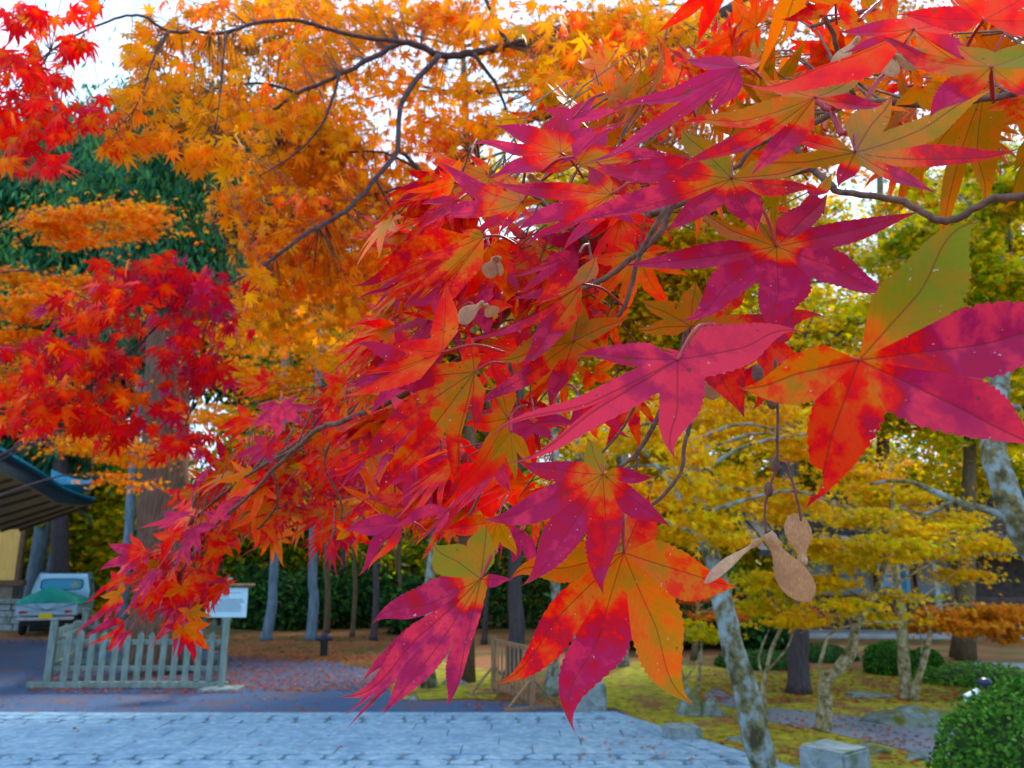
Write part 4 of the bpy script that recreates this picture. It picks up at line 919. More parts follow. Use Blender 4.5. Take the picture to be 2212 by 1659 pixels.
# --- clipped bush at the right, spotlight and globe lamp
bc = PXY(2250, 1640, 4.6); bc.z = .53
shrub('clipped_bush', 'rounded clipped green bush filling the lower corner beside the granite block', bc, .56, .56, .64, 15000, M_BUSHG, (.022, .042), None, True, cat='bush')
def garden_shrub(lb, x, y, Y, rx, rz, n, mt=M_BUSHG, tone=(0, .6)):
    c = PXY(x, y, Y); c.z = max(.05, c.z); shrub('clipped_shrub', lb, c, rx, rx*.9, rz, n, mt, (.04, .075), 'clipped shrubs in front of the house', True, tone)
garden_shrub('round dark green clipped shrub behind the mossy maple', 1922, 1436, 14, .42, .38, 3200)
garden_shrub('round clipped shrub next to the thin split maple', 1998, 1442, 13.6, .32, .30, 2200)
garden_shrub('low wide olive clipped shrub left of the crooked pale maple', 1640, 1440, 15, .8, .22, 3000, M_DARKG, (.3, 1))
garden_shrub('low olive mound behind the straight dark trunk', 1770, 1420, 16, .7, .22, 2600, M_DARKG, (.3, 1))
garden_shrub('broad yellow green mound beside the round shrubs', 2110, 1478, 13, .95, .22, 3000, M_BUSHG, (.5, 1))
sp_ = PXY(2098, 1503, 4.9)
m_lampw = plain('white lamp housing', [(.3, (.7, .78, .85)), (.7, (.8, .86, .9))], 20, 2, .3)
sl = thing('garden_spotlight', 'short white cylindrical spotlight peeping over the clipped bush', 'lamp', (sp_.x, sp_.y, 0))
loc_ = Vector((0, 0, sp_.z)); ax = Vector((1, .2, .35)).normalized()
q = MB(); q.tube([loc_-ax*.042, loc_+ax*.042], .024, 16); q.build('housing', m_lampw, sl, smooth=False)
q = MB(); q.tube([loc_+ax*.042, loc_+ax*.052], .027, 16); q.build('rim', m_steel, sl)
q = MB(); q.tube([(0, 0, 0), (0, 0, sp_.z-.02)], .012, 8); q.build('stake', m_dark, sl)
sp2 = PXY(2127, 1474, 6.3); gl_ = thing('globe_lamp', 'small dark round lamp head behind the clipped bush', 'lamp', (sp2.x, sp2.y, 0))
bm = bmesh.new(); bmesh.ops.create_uvsphere(bm, u_segments=16, v_segments=10, radius=.05)
for v in bm.verts: v.co = Vector((v.co.x, v.co.y, v.co.z*.7+sp2.z))
me = bpy.data.meshes.new('head'); bm.to_mesh(me); bm.free(); m_navy = plain('dark blue enamel', [(.3, (.01, .02, .06)), (.7, (.02, .04, .1))], 10, 2, .3); link('head', me, m_navy, gl_, Vector((0, 0, 0)))
q = MB(); q.tube([(0, 0, 0), (0, 0, sp2.z-.02)], .012, 8); q.build('stake', m_dark, gl_)
# small dark post (water tap) on the leaf bank
hb = G(699, 1417); hb.z = 0
hy = thing('standpipe', 'small dark capped standpipe at the edge of the leaf litter', 'standpipe', hb, .2)
q = MB(); q.tube([(0, 0, 0), (0, 0, .38)], .075, 12); q.build('post', m_dark, hy)
q = MB(); q.box((-.17, -.07, .30), (.17, .07, .38), bev=.02); q.tube([(0, 0, .381), (0, 0, .42), (0, 0, .47)], [.07, .06, .03], 12); q.build('cap', m_navy, hy)

# --- old house behind the garden maples
hl = PXY(1700, 1440, 22); hs = thing('old_house', 'old low house with grey tiled roof and pale windows behind the garden maples', 'house', (hl.x, hl.y, 0), R(-4))
m_hroof = plain('grey blue roof tiles', [(.3, (.04, .06, .09)), (.7, (.09, .12, .17))], 6, 5, .6, .6, .03, stretch=(6, .6, 1), spec=.05)
m_hwall = plain('dark house wall', [(.3, (.035, .03, .03)), (.7, (.10, .08, .07))], 5, 4, .8)
m_pale = plain('pale sliding panel', [(.3, (.12, .18, .20)), (.7, (.22, .29, .31))], 3, 3, .5)
m_maroon = plain('maroon cloth', [(.3, (.14, .004, .015)), (.7, (.22, .008, .02))], 6, 3, .7)
m_conc = plain('grey concrete', [(.3, (.25, .28, .30)), (.7, (.38, .42, .44))], 5, 4, .8)
q = MB(); q.box((0, 0, .0), (14, .25, 3.0)); q.build('wall', m_hwall, hs)
q = MB()
nseg = 60
for k in range(nseg):
    x0, x1 = -.8+15.6*k/nseg, -.8+15.6*(k+1)/nseg; zb = .05 if k % 2 else 0
    q.add([(x0, -1.3, 2.2+zb), (x1, -1.3, 2.2+zb), (x1, 3.5, 3.9+zb), (x0, 3.5, 3.9+zb)], [(0, 1, 2, 3)])
    q.add([(x1, -1.3, 2.2), (x1, -1.3, 2.26), (x1, 3.5, 3.96), (x1, 3.5, 3.9)], [(0, 1, 2, 3)])
q.box((-.8, -1.32, 2.05), (14.8, -1.22, 2.18)); q.box((-.8, 3.4, 3.8), (14.8, 3.8, 4.15)); q.add([(-.8, 3.5, 3.9), (14.8, 3.5, 3.9), (14.8, 8, 2.4), (-.8, 8, 2.4)], [(0, 1, 2, 3)])
q.build('roof', m_hroof, hs)
x = .5
for k in range(4):
    q = MB(); q.box((x, -.06, 1.05), (x+.85, -.004, 2.0)); wn = q.build('window', m_pale if k != 2 else m_glass, hs)
    q = MB()
    for (lo, hi) in (((x-.05, -.09, 1.0), (x+.9, -.062, 1.05)), ((x-.05, -.09, 2.0), (x+.9, -.062, 2.06)), ((x-.05, -.09, 1.052), (x, -.062, 1.998)), ((x+.85, -.09, 1.052), (x+.9, -.062, 1.998)), ((x, -.085, 1.5), (x+.85, -.063, 1.54))): q.box(lo, hi)
    o_ = q.build('frame', m_screen, hs); o_.parent = wn; x += 1.05
q = MB(); q.box((3.7, -.9, .35), (6.0, -.75, 1.0)); q.build('veranda', m_hwall, hs)
q = MB(); q.box((4.6, -.98, .25), (5.3, -.92, .85)); q.build('door_cloth', m_maroon, hs)
for x in (-.3, 3.6, 6.5, 9.5): q = MB(); q.box((x, -1.12, 0), (x+.13, -1.0, 2.05)); q.build('pillar', m_conc, hs)
q = MB(); q.box((-.5, -1.6, 0), (14.5, -.05, .12), bev=.02); q.build('step', m_conc, hs)

# ================================================================ THE NEAR MAPLE: boughs, hero leaves, seeds
TB = Vector((2.6, .9, 0))
near = thing('red_maple', 'near maple with large crimson magenta and orange leaves on low hanging boughs', 'tree', TB)
m = MB(); m.tube(local(near, smooth_path([TB, TB+Vector((-.05, .1, 1.2)), TB+Vector((-.2, .25, 2.2)), TB+Vector((-.3, .3, 3.4))], 5, .01)), lerp_r(.14, .08, 16), 14, wob=.25); m.build('trunk', M_BOUGH, near, smooth=True)
REG = {'1': (734.4, 0, .336), '2': (1469, 0, .336), '3': (0, 553, .336), '4': (734.4, 553, .336), '5': (1469, 553, .336), 'b0': (0, 1106, .336), 'b1': (734.4, 1106, .336), 'b2': (1469, 1106, .336),
       'D': (0, 0, 1), 'zb': (155.5, 1114.7, .2031), 'za': (155.5, 777.7, .2031), 'zc': (518.5, 760.4, .2031), 'zd': (743.1, 345.6, .2031)}
def px(reg, p): ox, oy, s = REG[reg]; return ox+p[0]*s, oy+p[1]*s
def bough(reg, pts, d0, d1, r0, r1, mt=M_TWIG, n=7, par=None, sub=5, name='branch', jit=None):
    q = [px(reg, p) for p in pts]; k = len(q)
    w_ = [P(x, y, d0+(d1-d0)*i/(k-1)) for i, (x, y) in enumerate(q)]
    pl = smooth_path(w_, sub, r0*.25 if jit is None else jit, k); mb = MB(); par = par or near
    mb.tube(local(par, pl), lerp_r(r0, r1, len(pl)), n); mb.build(name, mt, par, smooth=True); return pl
HB = []
HB.append(bough('2', [(2700, 1150), (2400, 1200), (2212, 1260), (1980, 1290), (1740, 1420), (1600, 1390), (1400, 1290), (1200, 1255), (1000, 1220), (850, 1080), (700, 900)], .42, .52, .0026, .0018))
HB.append(bough('2', [(2700, 480), (2212, 590), (1900, 640), (1560, 670), (1250, 650), (1050, 680), (860, 800), (640, 870), (480, 940), (380, 1060), (250, 1110), (0, 1230)], .50, .55, .0026, .0016))
HB.append(bough('2', [(850, 1080), (930, 1150), (990, 1210)], .52, .50, .0022, .0022))
HB.append(bough('1', [(2500, 900), (2186, 1230), (2060, 1500), (1900, 1640), (1700, 1800), (1450, 1900)], .52, .55, .0026, .0018))
HB.append(bough('4', [(2110, -330), (2000, -150), (1925, 0), (1870, 200), (1830, 330), (1760, 420)], .50, .50, .0018, .0014))
HB.append(bough('5', [(160, 620), (130, 740), (85, 850), (60, 1100), (32, 1200), (0, 1400), (-130, 1560), (-230, 1640)], .44, .42, .0014, .0010))
HB.append(bough('4', [(2010, 1110), (1900, 1280), (1790, 1360), (1700, 1420)], .46, .46, .0016, .0009)); HB.append(bough('4', [(1915, 1270), (1905, 1380)], .46, .46, .0010, .0007))
HB.append(bough('4', [(2010, 1110), (2100, 900), (2200, 600), (2250, 250)], .46, .48, .0016, .0016))
HB.append(bough('4', [(1680, 1270), (1760, 1180), (1840, 1070), (1900, 950)], .5, .5, .0009, .0008))
# the long bough towards the lower end of the frame
HB.append(bough('D', [(1260, 520), (1130, 640), (1000, 770), (880, 850), (743, 909), (689, 926), (638, 970), (590, 1015), (540, 1070), (480, 1120), (430, 1180), (395, 1230), (372, 1290)], .62, 1.12, .0038, .0014, n=8))
HB.append(bough('D', [(640, 968), (560, 1010), (470, 1075), (400, 1140)], .95, 1.1, .002, .001)); HB.append(bough('D', [(590, 1015), (600, 1080), (570, 1130), (520, 1170)], .95, 1.02, .002, .001))
HB.append(bough('D', [(395, 1230), (372, 1300), (335, 1320), (280, 1345)], 1.1, 1.12, .0016, .0009)); HB.append(bough('D', [(540, 1070), (500, 1110), (470, 1170)], 1.0, 1.05, .0014, .0008))
HB.append(bough('D', [(743, 909), (700, 1000), (740, 1100), (700, 1190)], .9, .95, .0018, .0009)); HB.append(bough('D', [(880, 850), (850, 960), (870, 1080), (930, 1150)], .8, .8, .002, .0009))
HB.append(bough('D', [(1130, 640), (1010, 600), (900, 640), (820, 720)], .66, .75, .0024, .0010)); HB.append(bough('D', [(1260, 520), (1150, 420), (1040, 380), (960, 420)], .6, .62, .0024, .0010))
HB.append(bough('D', [(1260, 520), (1500, 430), (1755, 363)], .6, .53, .0030, .0026))
HB.append(bough('D', [(1100, 780), (1120, 900), (1060, 1020), (1010, 1120)], .52, .55, .0016, .0009))
# thick red leaf stalks at the top right
for pl, dd, r in (([(1040, 870), (1000, 790), (975, 715), (920, 690), (870, 640), (840, 560)], .42, .0017), ([(1055, 865), (1120, 780), (1230, 580), (1330, 450), (1430, 310), (1560, 60)], .42, .0014), ([(985, 700), (1030, 640), (1080, 560), (1110, 480)], .42, .0015),
                  ([(1150, 130), (1250, 40), (1350, -40)], .40, .0010), ([(820, 20), (880, 50), (910, 110)], .46, .0014), ([(900, 100), (1050, 90), (1250, 50)], .46, .0006), ([(1500, 480), (1640, 500), (1800, 430)], .5, .0006)):
    bough('2', pl, dd, dd+.02, r, r*.7, M_STEM, name='leaf_stalk')
bough('2', [(890, 30), (990, 230), (1010, 330), (1100, 560), (1130, 640)], .48, .5, .0016, .0016); bough('2', [(840, 170), (1050, 110), (1260, 60)], .5, .5, .0012, .001)

# hero leaves: (region, distance, leaf centre, tone at centre, tips (x, y, tone), stalk end, lean: >0 the low lobes come nearer)
HERO = [
 ('b1', .36, (905, 430), .16, [(580, 160, .10), (165, 712, .80), (-30, 1180, .92), (258, 1292, .90), (655, 1240, .92), (1100, 420, .92), (925, 40, .12)], (1010, 250), .9, dict(s=.66, fast=3.6)),
 ('b1', .375, (640, 700), .88, [(-15, 1320, .92), (20, 1420, .9), (215, 1275, .6), (120, 1100, .9)], None, .9),
 ('b1', .38, (1825, 262), .30, [(1090, 450, .32), (975, 1110, .62), (1525, 1440, .84), (2311, 1250, .34), (2597, 478, .45), (2010, -130, .66)], (1820, -60), .5, dict(s=.52, w=.29)),
 ('4', .37, (1690, 1405), .22, [(1555, 1130, .10), (1110, 1290, .74), (900, 1690, .86), (1160, 2121, .86), (1690, 2176, .78), (2110, 1716, .80), (2010, 1385, .84)], (1700, 1290), .8, dict(fast=2.6)),
 ('4', .42, (865, 745), .26, [(830, 495, .64), (60, 850, .88), (0, 1340, .70), (205, 1650, .60), (645, 1600, .64), (830, 1180, .66)], (1060, 690), .3),
 ('4', .40, (655, 622), .48, [(695, 150, .56), (310, 588, .62), (-12, 905, .64), (60, 830, .66)], (1060, 620), .6),
 ('4', .30, (2170, 668), .97, [(1525, 620, .86), (915, 1250, 1.05), (1025, 1335, 1.05), (2190, 1312, 1.05), (3016, 485, 1.02)], None, 1.0, dict(w=.21, s=.42)),
 ('4', .45, (1500, 550), .24, [(1575, 195, .28), (1875, 345, .30), (1720, 640, .40), (1360, 980, .80), (830, 1010, .90), (1000, 640, .34)], (1620, 420), .5),
 ('4', .44, (1560, 180), .40, [(1060, 240, .86), (710, 545, .84), (1105, 665, .84), (1205, 302, .60), (1650, -60, .30)], (1820, 320), .9),
 ('1', .44, (1170, 1300), .26, [(1060, 1060, .28), (600, 1035, .84), (505, 1340, .86), (830, 1495, .84), (1000, 1480, .84), (1300, 1255, .28)], (1240, 1250), .8),
 ('1', .41, (1745, 1250), .36, [(965, 1145, .88), (1120, 1490, .88), (1180, 1620, .86), (1420, 1615, .84), (1900, 1430, .84), (1570, 1055, .80)], None, .9),
 ('1', .44, (1525, 1060), .30, [(2260, 990, .84), (1900, 1140, .84), (1130, 1120, .80), (1720, 800, .70)], None, .9),
 ('2', .37, (330, 1150), .16, [(10, 800, .14), (-560, 1010, .80), (-800, 1500, .88), (-120, 1480, .86), (488, 1492, .88), (905, 1222, .60), (950, 1080, .18)], (340, 1000), .8, dict(fast=3.2)),
 ('2', .37, (380, 430), .80, [(50, 292, .88), (-690, 1040, .88), (-420, 640, .86), (268, 675, .88), (560, 300, .5)], (520, 500), .9),
 ('1', .40, (2240, 690), .70, [(1975, 835, .68), (2080, 760, .68), (2400, 560, .64)], None, .3),
 ('1', .46, (1500, 760), .86, [(1305, 688, .84), (1478, 892, .88), (1815, 716, .90), (1640, 620, .86)], (1700, 600), .9),
 ('1', .43, (1420, 985), .34, [(985, 805, .84), (832, 942, .86), (975, 1140, .88), (1640, 805, .90), (1400, 700, .8)], None, .9),
 ('1', .40, (1500, 1010), .84, [(1405, 1060, .88), (1640, 810, .92), (1530, 1040, .9), (1880, 700, .88)], None, .9),
 ('zd', .49, (1180, 240), .42, [(560, 388, .55), (830, 470, .56), (1010, 80, .52), (960, -30, .60), (1230, -40, .5)], None, -.3),
 ('zd', .47, (1210, 430), .82, [(775, 872, .88), (780, 716, .72), (815, 490, .86), (1000, 660, .86)], None, 1.0),
 ('zd', .52, (1080, 520), .56, [(512, 735, .62), (600, 860, .66), (880, 560, .64), (780, 960, .62)], None, .2),
 ('zd', .44, (1490, 815), .30, [(1240, 690, .60), (700, 1068, .66), (645, 1556, .60), (895, 1556, .64), (1060, 1280, .64)], (1830, 900), .3),
 ('zd', .50, (1640, 860), .40, [(1215, 1495, .62), (1740, 1445, .50), (1885, 945, .62), (1600, 770, .38), (1180, 1230, .42)], (1850, 880), -.4),
 ('zd', .53, (940, 1000), .72, [(330, 1450, .88), (530, 1480, .86), (450, 1100, .88), (230, 1320, .62)], None, .8),
 ('zd', .51, (880, 1130), .44, [(290, 1645, .52), (520, 1260, .55), (100, 1600, .85), (700, 1500, .6)], None, .2),
 ('zd', .43, (2500, 1000), .80, [(1770, 1420, .84), (1715, 1250, .86), (1960, 1530, .62), (2050, 1090, .84)], (2600, 900), .9),
 ('D', .37, (1677, 533), .22, [(1485, 455, .26), (1335, 573, .84), (1462, 690, .86), (1690, 728, .84), (1940, 615, .84), (1998, 455, .78), (1790, 412, .80), (1640, 470, .12)], (1640, 440), .9, dict(fast=4.5, s=.46)),
 ('D', .42, (1493, 705), .26, [(1612, 612, .60), (1792, 690, .78), (1612, 905, .66), (1375, 705, .28), (1385, 640, .28), (1500, 600, .25)], (1500, 760), .3),
 ('D', .45, (1655, 735), .72, [(1752, 822, .68), (1600, 800, .66), (1715, 705, .74), (1620, 890, .66)], None, .3),
 ('2', .35, (1125, 980), .14, [(1440, 520, .30), (2110, 545, .26), (2240, 920, .72), (1752, 1185, .86), (1060, 1172, .86), (560, 1010, .30), (705, 788, .68)], (1130, 850), .7),
 ('2', .33, (865, 628), .30, [(560, 430, .38), (-10, 772, .46), (-20, 1090, .74), (475, 1062, .90), (1358, 575, .90), (1340, 290, .20)], (1000, 700), .8),
 ('2', .31, (1500, 190), .50, [(350, 512, .60), (1078, 262, .86), (1040, 120, .80), (1900, -10, .62), (2062, 345, .88), (2000, 400, .22)], (1430, 310), .6),
 ('2', .27, (2000, 430), .16, [(1190, 235, .70), (1620, 718, .88), (2430, 640, .88), (2500, 160, .06), (1780, 240, .3)], None, .8),
 ('2', .29, (1950, 130), .60, [(1400, 90, .64), (2400, -120, .60), (2500, 120, .56), (1700, -150, .5)], None, .2),
 ('2', .36, (300, -160), .54, [(105, 302, .58), (-165, 228, .58), (-60, -40, .6), (430, 40, .56)], None, -.5),
 ('2', .50, (770, -120), .34, [(500, 600, .36), (900, 200, .4), (380, -100, .4), (620, 330, .35)], None, -.6),
 ('2', .52, (1960, 560), .26, [(1440, 1315, .30), (1665, 1720, .27), (1950, 1400, .27), (1500, 640, .5)], None, -.6),
 ('2', .47, (2330, 880), .24, [(2030, 1360, .22), (2120, 1120, .22), (2450, 1330, .24), (2150, 700, .5)], None, -.5),
 ('5', .27, (1150, 670), .46, [(358, 842, .44), (790, 1632, .67), (2330, 1235, .99), (2700, 480, .92), (1939, -216, .06)], (640, 700), .15, dict(s=.60, w=.21, fast=3.0, cols=8, bites=[(860, 1440, 60, 95), (1730, 1200, 90, 70), (1580, 1180, 60, 40)])),
 ('5', .46, (640, 690), .74, [(830, 810, .6), (420, 560, .72), (200, 900, .68), (600, 560, .72)], None, .2),
 ('2', .46, (1000, 30), .45, [(640, 120, .5), (1200, 200, .4), (1150, -80, .4), (760, -60, .4)], None, -.4),
 ('2', .48, (1560, 560), .36, [(1380, 700, .3), (1640, 760, .34), (1800, 600, .4), (1500, 430, .4)], None, -.5),
 ('2', .49, (1700, 420), .34, [(1420, 430, .4), (1640, 590, .36), (1900, 540, .3), (1500, 330, .4)], None, -.5),
 ('2', .50, (2150, 640), .50, [(1960, 720, .55), (2100, 800, .5), (2300, 700, .55), (2250, 560, .5)], None, -.2),
 ('2', .48, (640, 1200), .24, [(500, 1420, .22), (600, 1600, .20), (700, 1350, .22), (560, 1230, .3)], None, -.5),
 ('2', .42, (880, 1260), .70, [(650, 1490, .74), (820, 1150, .6), (940, 1380, .7), (990, 1100, .3)], None, .6),
 ('4', .47, (880, -120), .44, [(210, 268, .60), (420, 318, .60), (590, 285, .62), (60, 190, .64)], None, .1),
 ('4', .49, (960, -60), .42, [(760, 285, .62), (1075, 232, .54), (1120, 20, .5)], None, -.3),
 ('4', .50, (640, 200), .86, [(690, 430, .9), (560, 60, .86), (740, 150, .9), (400, 330, .8)], None, .8),
 ('4', .48, (870, 330), .80, [(980, 520, .84), (700, 410, .86), (1000, 180, .9), (1120, 330, .6)], None, .8),
 ('4', .50, (1160, 500), .72, [(1010, 500, .7), (1140, 590, .72), (1300, 550, .74), (1240, 440, .7)], None, .3),
 ('4', .46, (1080, 1045), .26, [(960, 880, .60), (790, 1100, .62), (745, 1640, .62), (900, 700, .2), (1000, 610, .66)], (1200, 960), .2),
 ('4', .43, (1100, 1130), .20, [(960, 1320, .12), (1120, 1460, .14), (1240, 1360, .3)], None, .2),
 ('4', .48, (1000, 1300), .86, [(640, 1640, .9), (740, 1680, .9), (880, 1180, .86), (1100, 1500, .88)], None, .9),
 ('4', .50, (1250, 1080), .84, [(850, 1060, .88), (1000, 1340, .86), (1380, 1180, .9), (1560, 1060, .92)], None, .9),
 ('4', .52, (1560, 930), .82, [(1790, 880, .72), (1890, 1170, .74), (1680, 1180, .5), (1480, 1120, .9)], None, .5),
 ('4', .53, (1620, 760), .44, [(1500, 700, .5), (1560, 880, .5), (1770, 800, .46), (1840, 640, .4)], None, -.3),
 ('b1', .44, (1010, 60), .30, [(720, 380, .66), (930, 400, .16), (1130, 300, .24), (640, 130, .6)], None, .2),
 ('b1', .46, (1180, 120), .84, [(1100, 330, .86), (820, 300, .84), (1240, 420, .88), (960, 180, .9)], None, .9),
 ('b1', .48, (700, -20), .86, [(560, 160, .88), (430, 260, .86), (300, 80, .88), (590, 40, .9)], None, .9),
 ('b1', .55, (400, 60), .86, [(105, 415, .86), (180, 390, .5), (260, 250, .88), (20, 140, .88)], (560, 130), .8),
 ('b1', .60, (80, 110), .46, [(220, 212, .50), (70, 225, .85), (-30, 180, .46), (200, 40, .62), (-60, 60, .5)], None, -.2),
 ('zb', 1.0, (770, 385), .50, [(640, 150, .48), (370, 295, .84), (278, 607, .90), (535, 668, .90), (800, 540, .90), (850, 330, .8)], None, .7),
 ('zb', 1.02, (520, 690), .46, [(390, 590, .62), (108, 905, .62), (350, 830, .76), (700, 680, .64), (560, 560, .55)], None, .4),
 ('zb', 1.0, (520, 840), .30, [(38, 1335, .92), (300, 1200, .90), (290, 852, .30), (560, 700, .30), (460, 1100, .9)], None, .8),
 ('zb', .98, (905, 570), .90, [(600, 790, .92), (700, 960, .95), (440, 1100, .95), (740, 620, .9), (960, 650, .88)], None, 1.0),
 ('zb', 1.0, (880, 820), .48, [(830, 700, .6), (640, 950, .64), (685, 1090, .62), (900, 965, .6), (1010, 830, .6)], None, .2),
 ('zb', 1.03, (1165, 750), .40, [(1380, 600, .48), (1470, 755, .62), (1315, 930, .62), (1110, 972, .62), (960, 880, .34), (940, 710, .56)], None, -.1),
 ('zb', 1.02, (1255, 1005), .32, [(1420, 945, .32), (1500, 1080, .36), (1440, 1212, .52), (1270, 1165, .32), (1068, 1172, .50), (1110, 985, .4)], None, .4),
 ('zb', 1.0, (1180, 1180), .30, [(948, 1185, .74), (1045, 1338, .32), (1145, 1558, .74), (1285, 1582, .74), (1495, 1420, .48), (1480, 1150, .4)], None, -.1),
 ('zb', .99, (560, 1120), .60, [(105, 1290, .92), (345, 1468, .66), (88, 1416, .62), (470, 1160, .8)], None, .6),
 ('zb', .99, (610, 1225), .84, [(388, 1452, .97), (480, 1472, .58), (640, 1290, .6)], None, .9),
 ('zb', 1.0, (1560, 240), .46, [(1340, 602, .64), (1530, 672, .68), (1730, 462, .60), (1765, 270, .60), (1655, 108, .70), (1415, 170, .66)], None, 0),
 ('zb', .96, (1290, 130), .84, [(1025, 680, .86), (1190, 622, .88), (1365, 440, .92), (1570, 120, .90), (1120, 330, .8)], None, .8),
 ('zb', .96, (1120, 30), .92, [(700, 152, .95), (880, 165, .94), (1300, -60, .9), (980, -60, .9)], None, 1.0),
 ('zb', 1.0, (1070, 200), .58, [(830, 180, .5), (900, 480, .66), (1200, 290, .54), (1000, 90, .58), (1180, 120, .6)], None, .2),
 ('zb', .97, (1560, 20), .90, [(1420, 140, .92), (1700, -120, .93), (1400, -60, .9), (1730, 30, .9)], None, .9),
 ('za', 1.25, (2100, 235), .46, [(2030, 28, .60), (2155, 88, .64), (1795, 165, .60), (1690, 320, .66), (1720, 402, .64), (1872, 430, .54)], (2330, 330), .1),
 ('za', 1.15, (1920, 640), .52, [(1755, 450, .60), (1515, 697, .66), (1545, 860, .60), (1630, 922, .66), (1900, 780, .5)], None, .2),
 ('za', 1.1, (1290, 1420), .44, [(1200, 1300, .6), (940, 1365, .56), (930, 1565, .58), (1180, 1560, .6), (1420, 1340, .5)], None, .1),
 ('za', 1.05, (1440, 1180), .86, [(1180, 1560, .95), (1500, 1080, .88), (1260, 1290, .84), (1380, 1330, .9)], None, 1.0),
 ('za', 1.05, (1640, 1500), .90, [(1500, 1620, .92), (1880, 1390, .92), (1600, 1690, .95), (1820, 1600, .9)], None, .9),
 ('za', 1.1, (1560, 1330), .62, [(1400, 1500, .66), (1680, 1560, .64), (1330, 1380, .6), (1700, 1280, .6)], None, .2),
 ('zc', .88, (430, 565), .92, [(640, 460, .90), (855, 585, .86), (635, 792, .90), (372, 925, .95), (105, 800, .90), (150, 575, .84)], None, .9),
 ('zc', .9, (290, 990), .74, [(60, 1222, .84), (-110, 1110, .86), (330, 1192, .84), (475, 990, .60), (130, 850, .8), (430, 860, .8)], None, .8),
 ('zc', .86, (1080, 760), .44, [(755, 1032, .62), (985, 1062, .60), (850, 862, .62), (1255, 830, .62), (1120, 500, .34), (950, 620, .60)], None, -.1),
 ('zc', .9, (740, 1200), .56, [(772, 1475, .60), (560, 1340, .46), (900, 1150, .60), (640, 1280, .5), (500, 1230, .2)], None, .1),
 ('zc', .62, (1350, 1110), .78, [(858, 1420, .80), (980, 1482, .90), (1102, 1362, .90), (930, 1290, .70)], None, .8),
 ('zc', .6, (1560, 1080), .84, [(1338, 1492, .90), (1440, 1250, .88), (1700, 1200, .84)], None, .8),
 ('zc', .66, (1120, 340), .44, [(880, 235, .58), (1100, 160, .44), (820, 520, .60), (870, 640, .60)], None, 0),
]
rrh = random.Random(77)
def hero(idx, reg, d, O2, ct, tips, stalk, lean_, opt=None):
    opt = opt or {}
    ox, oy = px(reg, O2); O = P(ox, oy, d); tl = rrh.uniform(-.35, .35); near_big = d < .7
    pts = []
    for (x, y, tn) in tips:
        tx, ty = px(reg, (x, y)); dx, dy = tx-ox, ty-oy
        ln = math.hypot(dx, dy)
        dd = d - lean_*.75*dy*d/F - tl*dx*d/F + .10*ln*d/F + rrh.uniform(-.05, .05)*ln*d/F
        dd = max(dd, d*.72); pts.append((math.atan2(-dy, dx), P(tx, ty, dd), tn))
    pts.sort(key=lambda q: q[0])
    k = len(pts); gaps = [((pts[(i+1) % k][0]-pts[i][0]) % (2*math.pi), i) for i in range(k)]; gi = max(gaps)[1]
    if stalk:
        sx, sy = px(reg, stalk); sa = math.atan2(-(sy-oy), sx-ox)
        for i in range(k):
            a0 = pts[i][0]; a1 = pts[(i+1) % k][0]
            if (sa-a0) % (2*math.pi) < (a1-a0) % (2*math.pi): gi = i; break
    order = [pts[(gi+1+i) % k] for i in range(k)]
    spread = (order[-1][0]-order[0][0]) % (2*math.pi)
    wv = .25 if spread > 2.4 else .20
    V, Fc, At = leaf_geo(O, [(q[1], q[2]) for q in order], ct, w=opt.get('w', wv), s=opt.get('s', .50), n_in=6, n_out=26 if near_big else 12, cols=opt.get('cols', 3 if near_big else 2),
                         arch=rrh.uniform(-.10, .05), fold=rrh.uniform(.12, .30), serr=.075, bend=.10, rnd=rrh, fast=opt.get('fast', 1.85))
    for (bx, by, brx, bry) in opt.get('bites', ()):       # bits eaten out of the blade
        c_ = Vector(px(reg, (bx, by))); sc_ = REG[reg][2]; keep_ = []
        for f in Fc:
            m_ = sum((Vector(V[i]) for i in f), Vector((0, 0, 0)))/len(f); r_ = m_-CAMP; dz = r_.dot(FWD)
            qx, qy = CX+r_.dot(RT)/dz*F, CY-r_.dot(UP)/dz*F
            if ((qx-c_.x)/(brx*sc_))**2+((qy-c_.y)/(bry*sc_))**2 > 1: keep_.append(f)
        Fc = keep_
    o = mk_leaf('leaf', V, Fc, At, M_HERO, near, O, rrh.uniform(.35, .75))
    # stalk: to the given point, or up and away from the lobes
    if stalk: e = P(*px(reg, stalk), d+.015)
    else:
        mean = Vector((0, 0, 0))
        for q in order: mean += (q[1]-O).normalized()
        mean = mean.normalized() if mean.length > .01 else Vector((-1, 0, 0)); e = O - mean*.35*max((q[1]-O).length for q in order) + FWD*.02
    mid = O.lerp(e, .5)+Vector((0, 0, .12*(e-O).length)); mb = MB()
    mb.tube([p-O for p in smooth_path([O-(e-O)*.01, mid, e], 5)], lerp_r(.0007*(1 if d < .5 else .9), .0009, 11), 6)
    so = mb.build('stalk', M_STEM, None, smooth=True); so.parent = o
for i, h in enumerate(HERO): hero(i, *h)

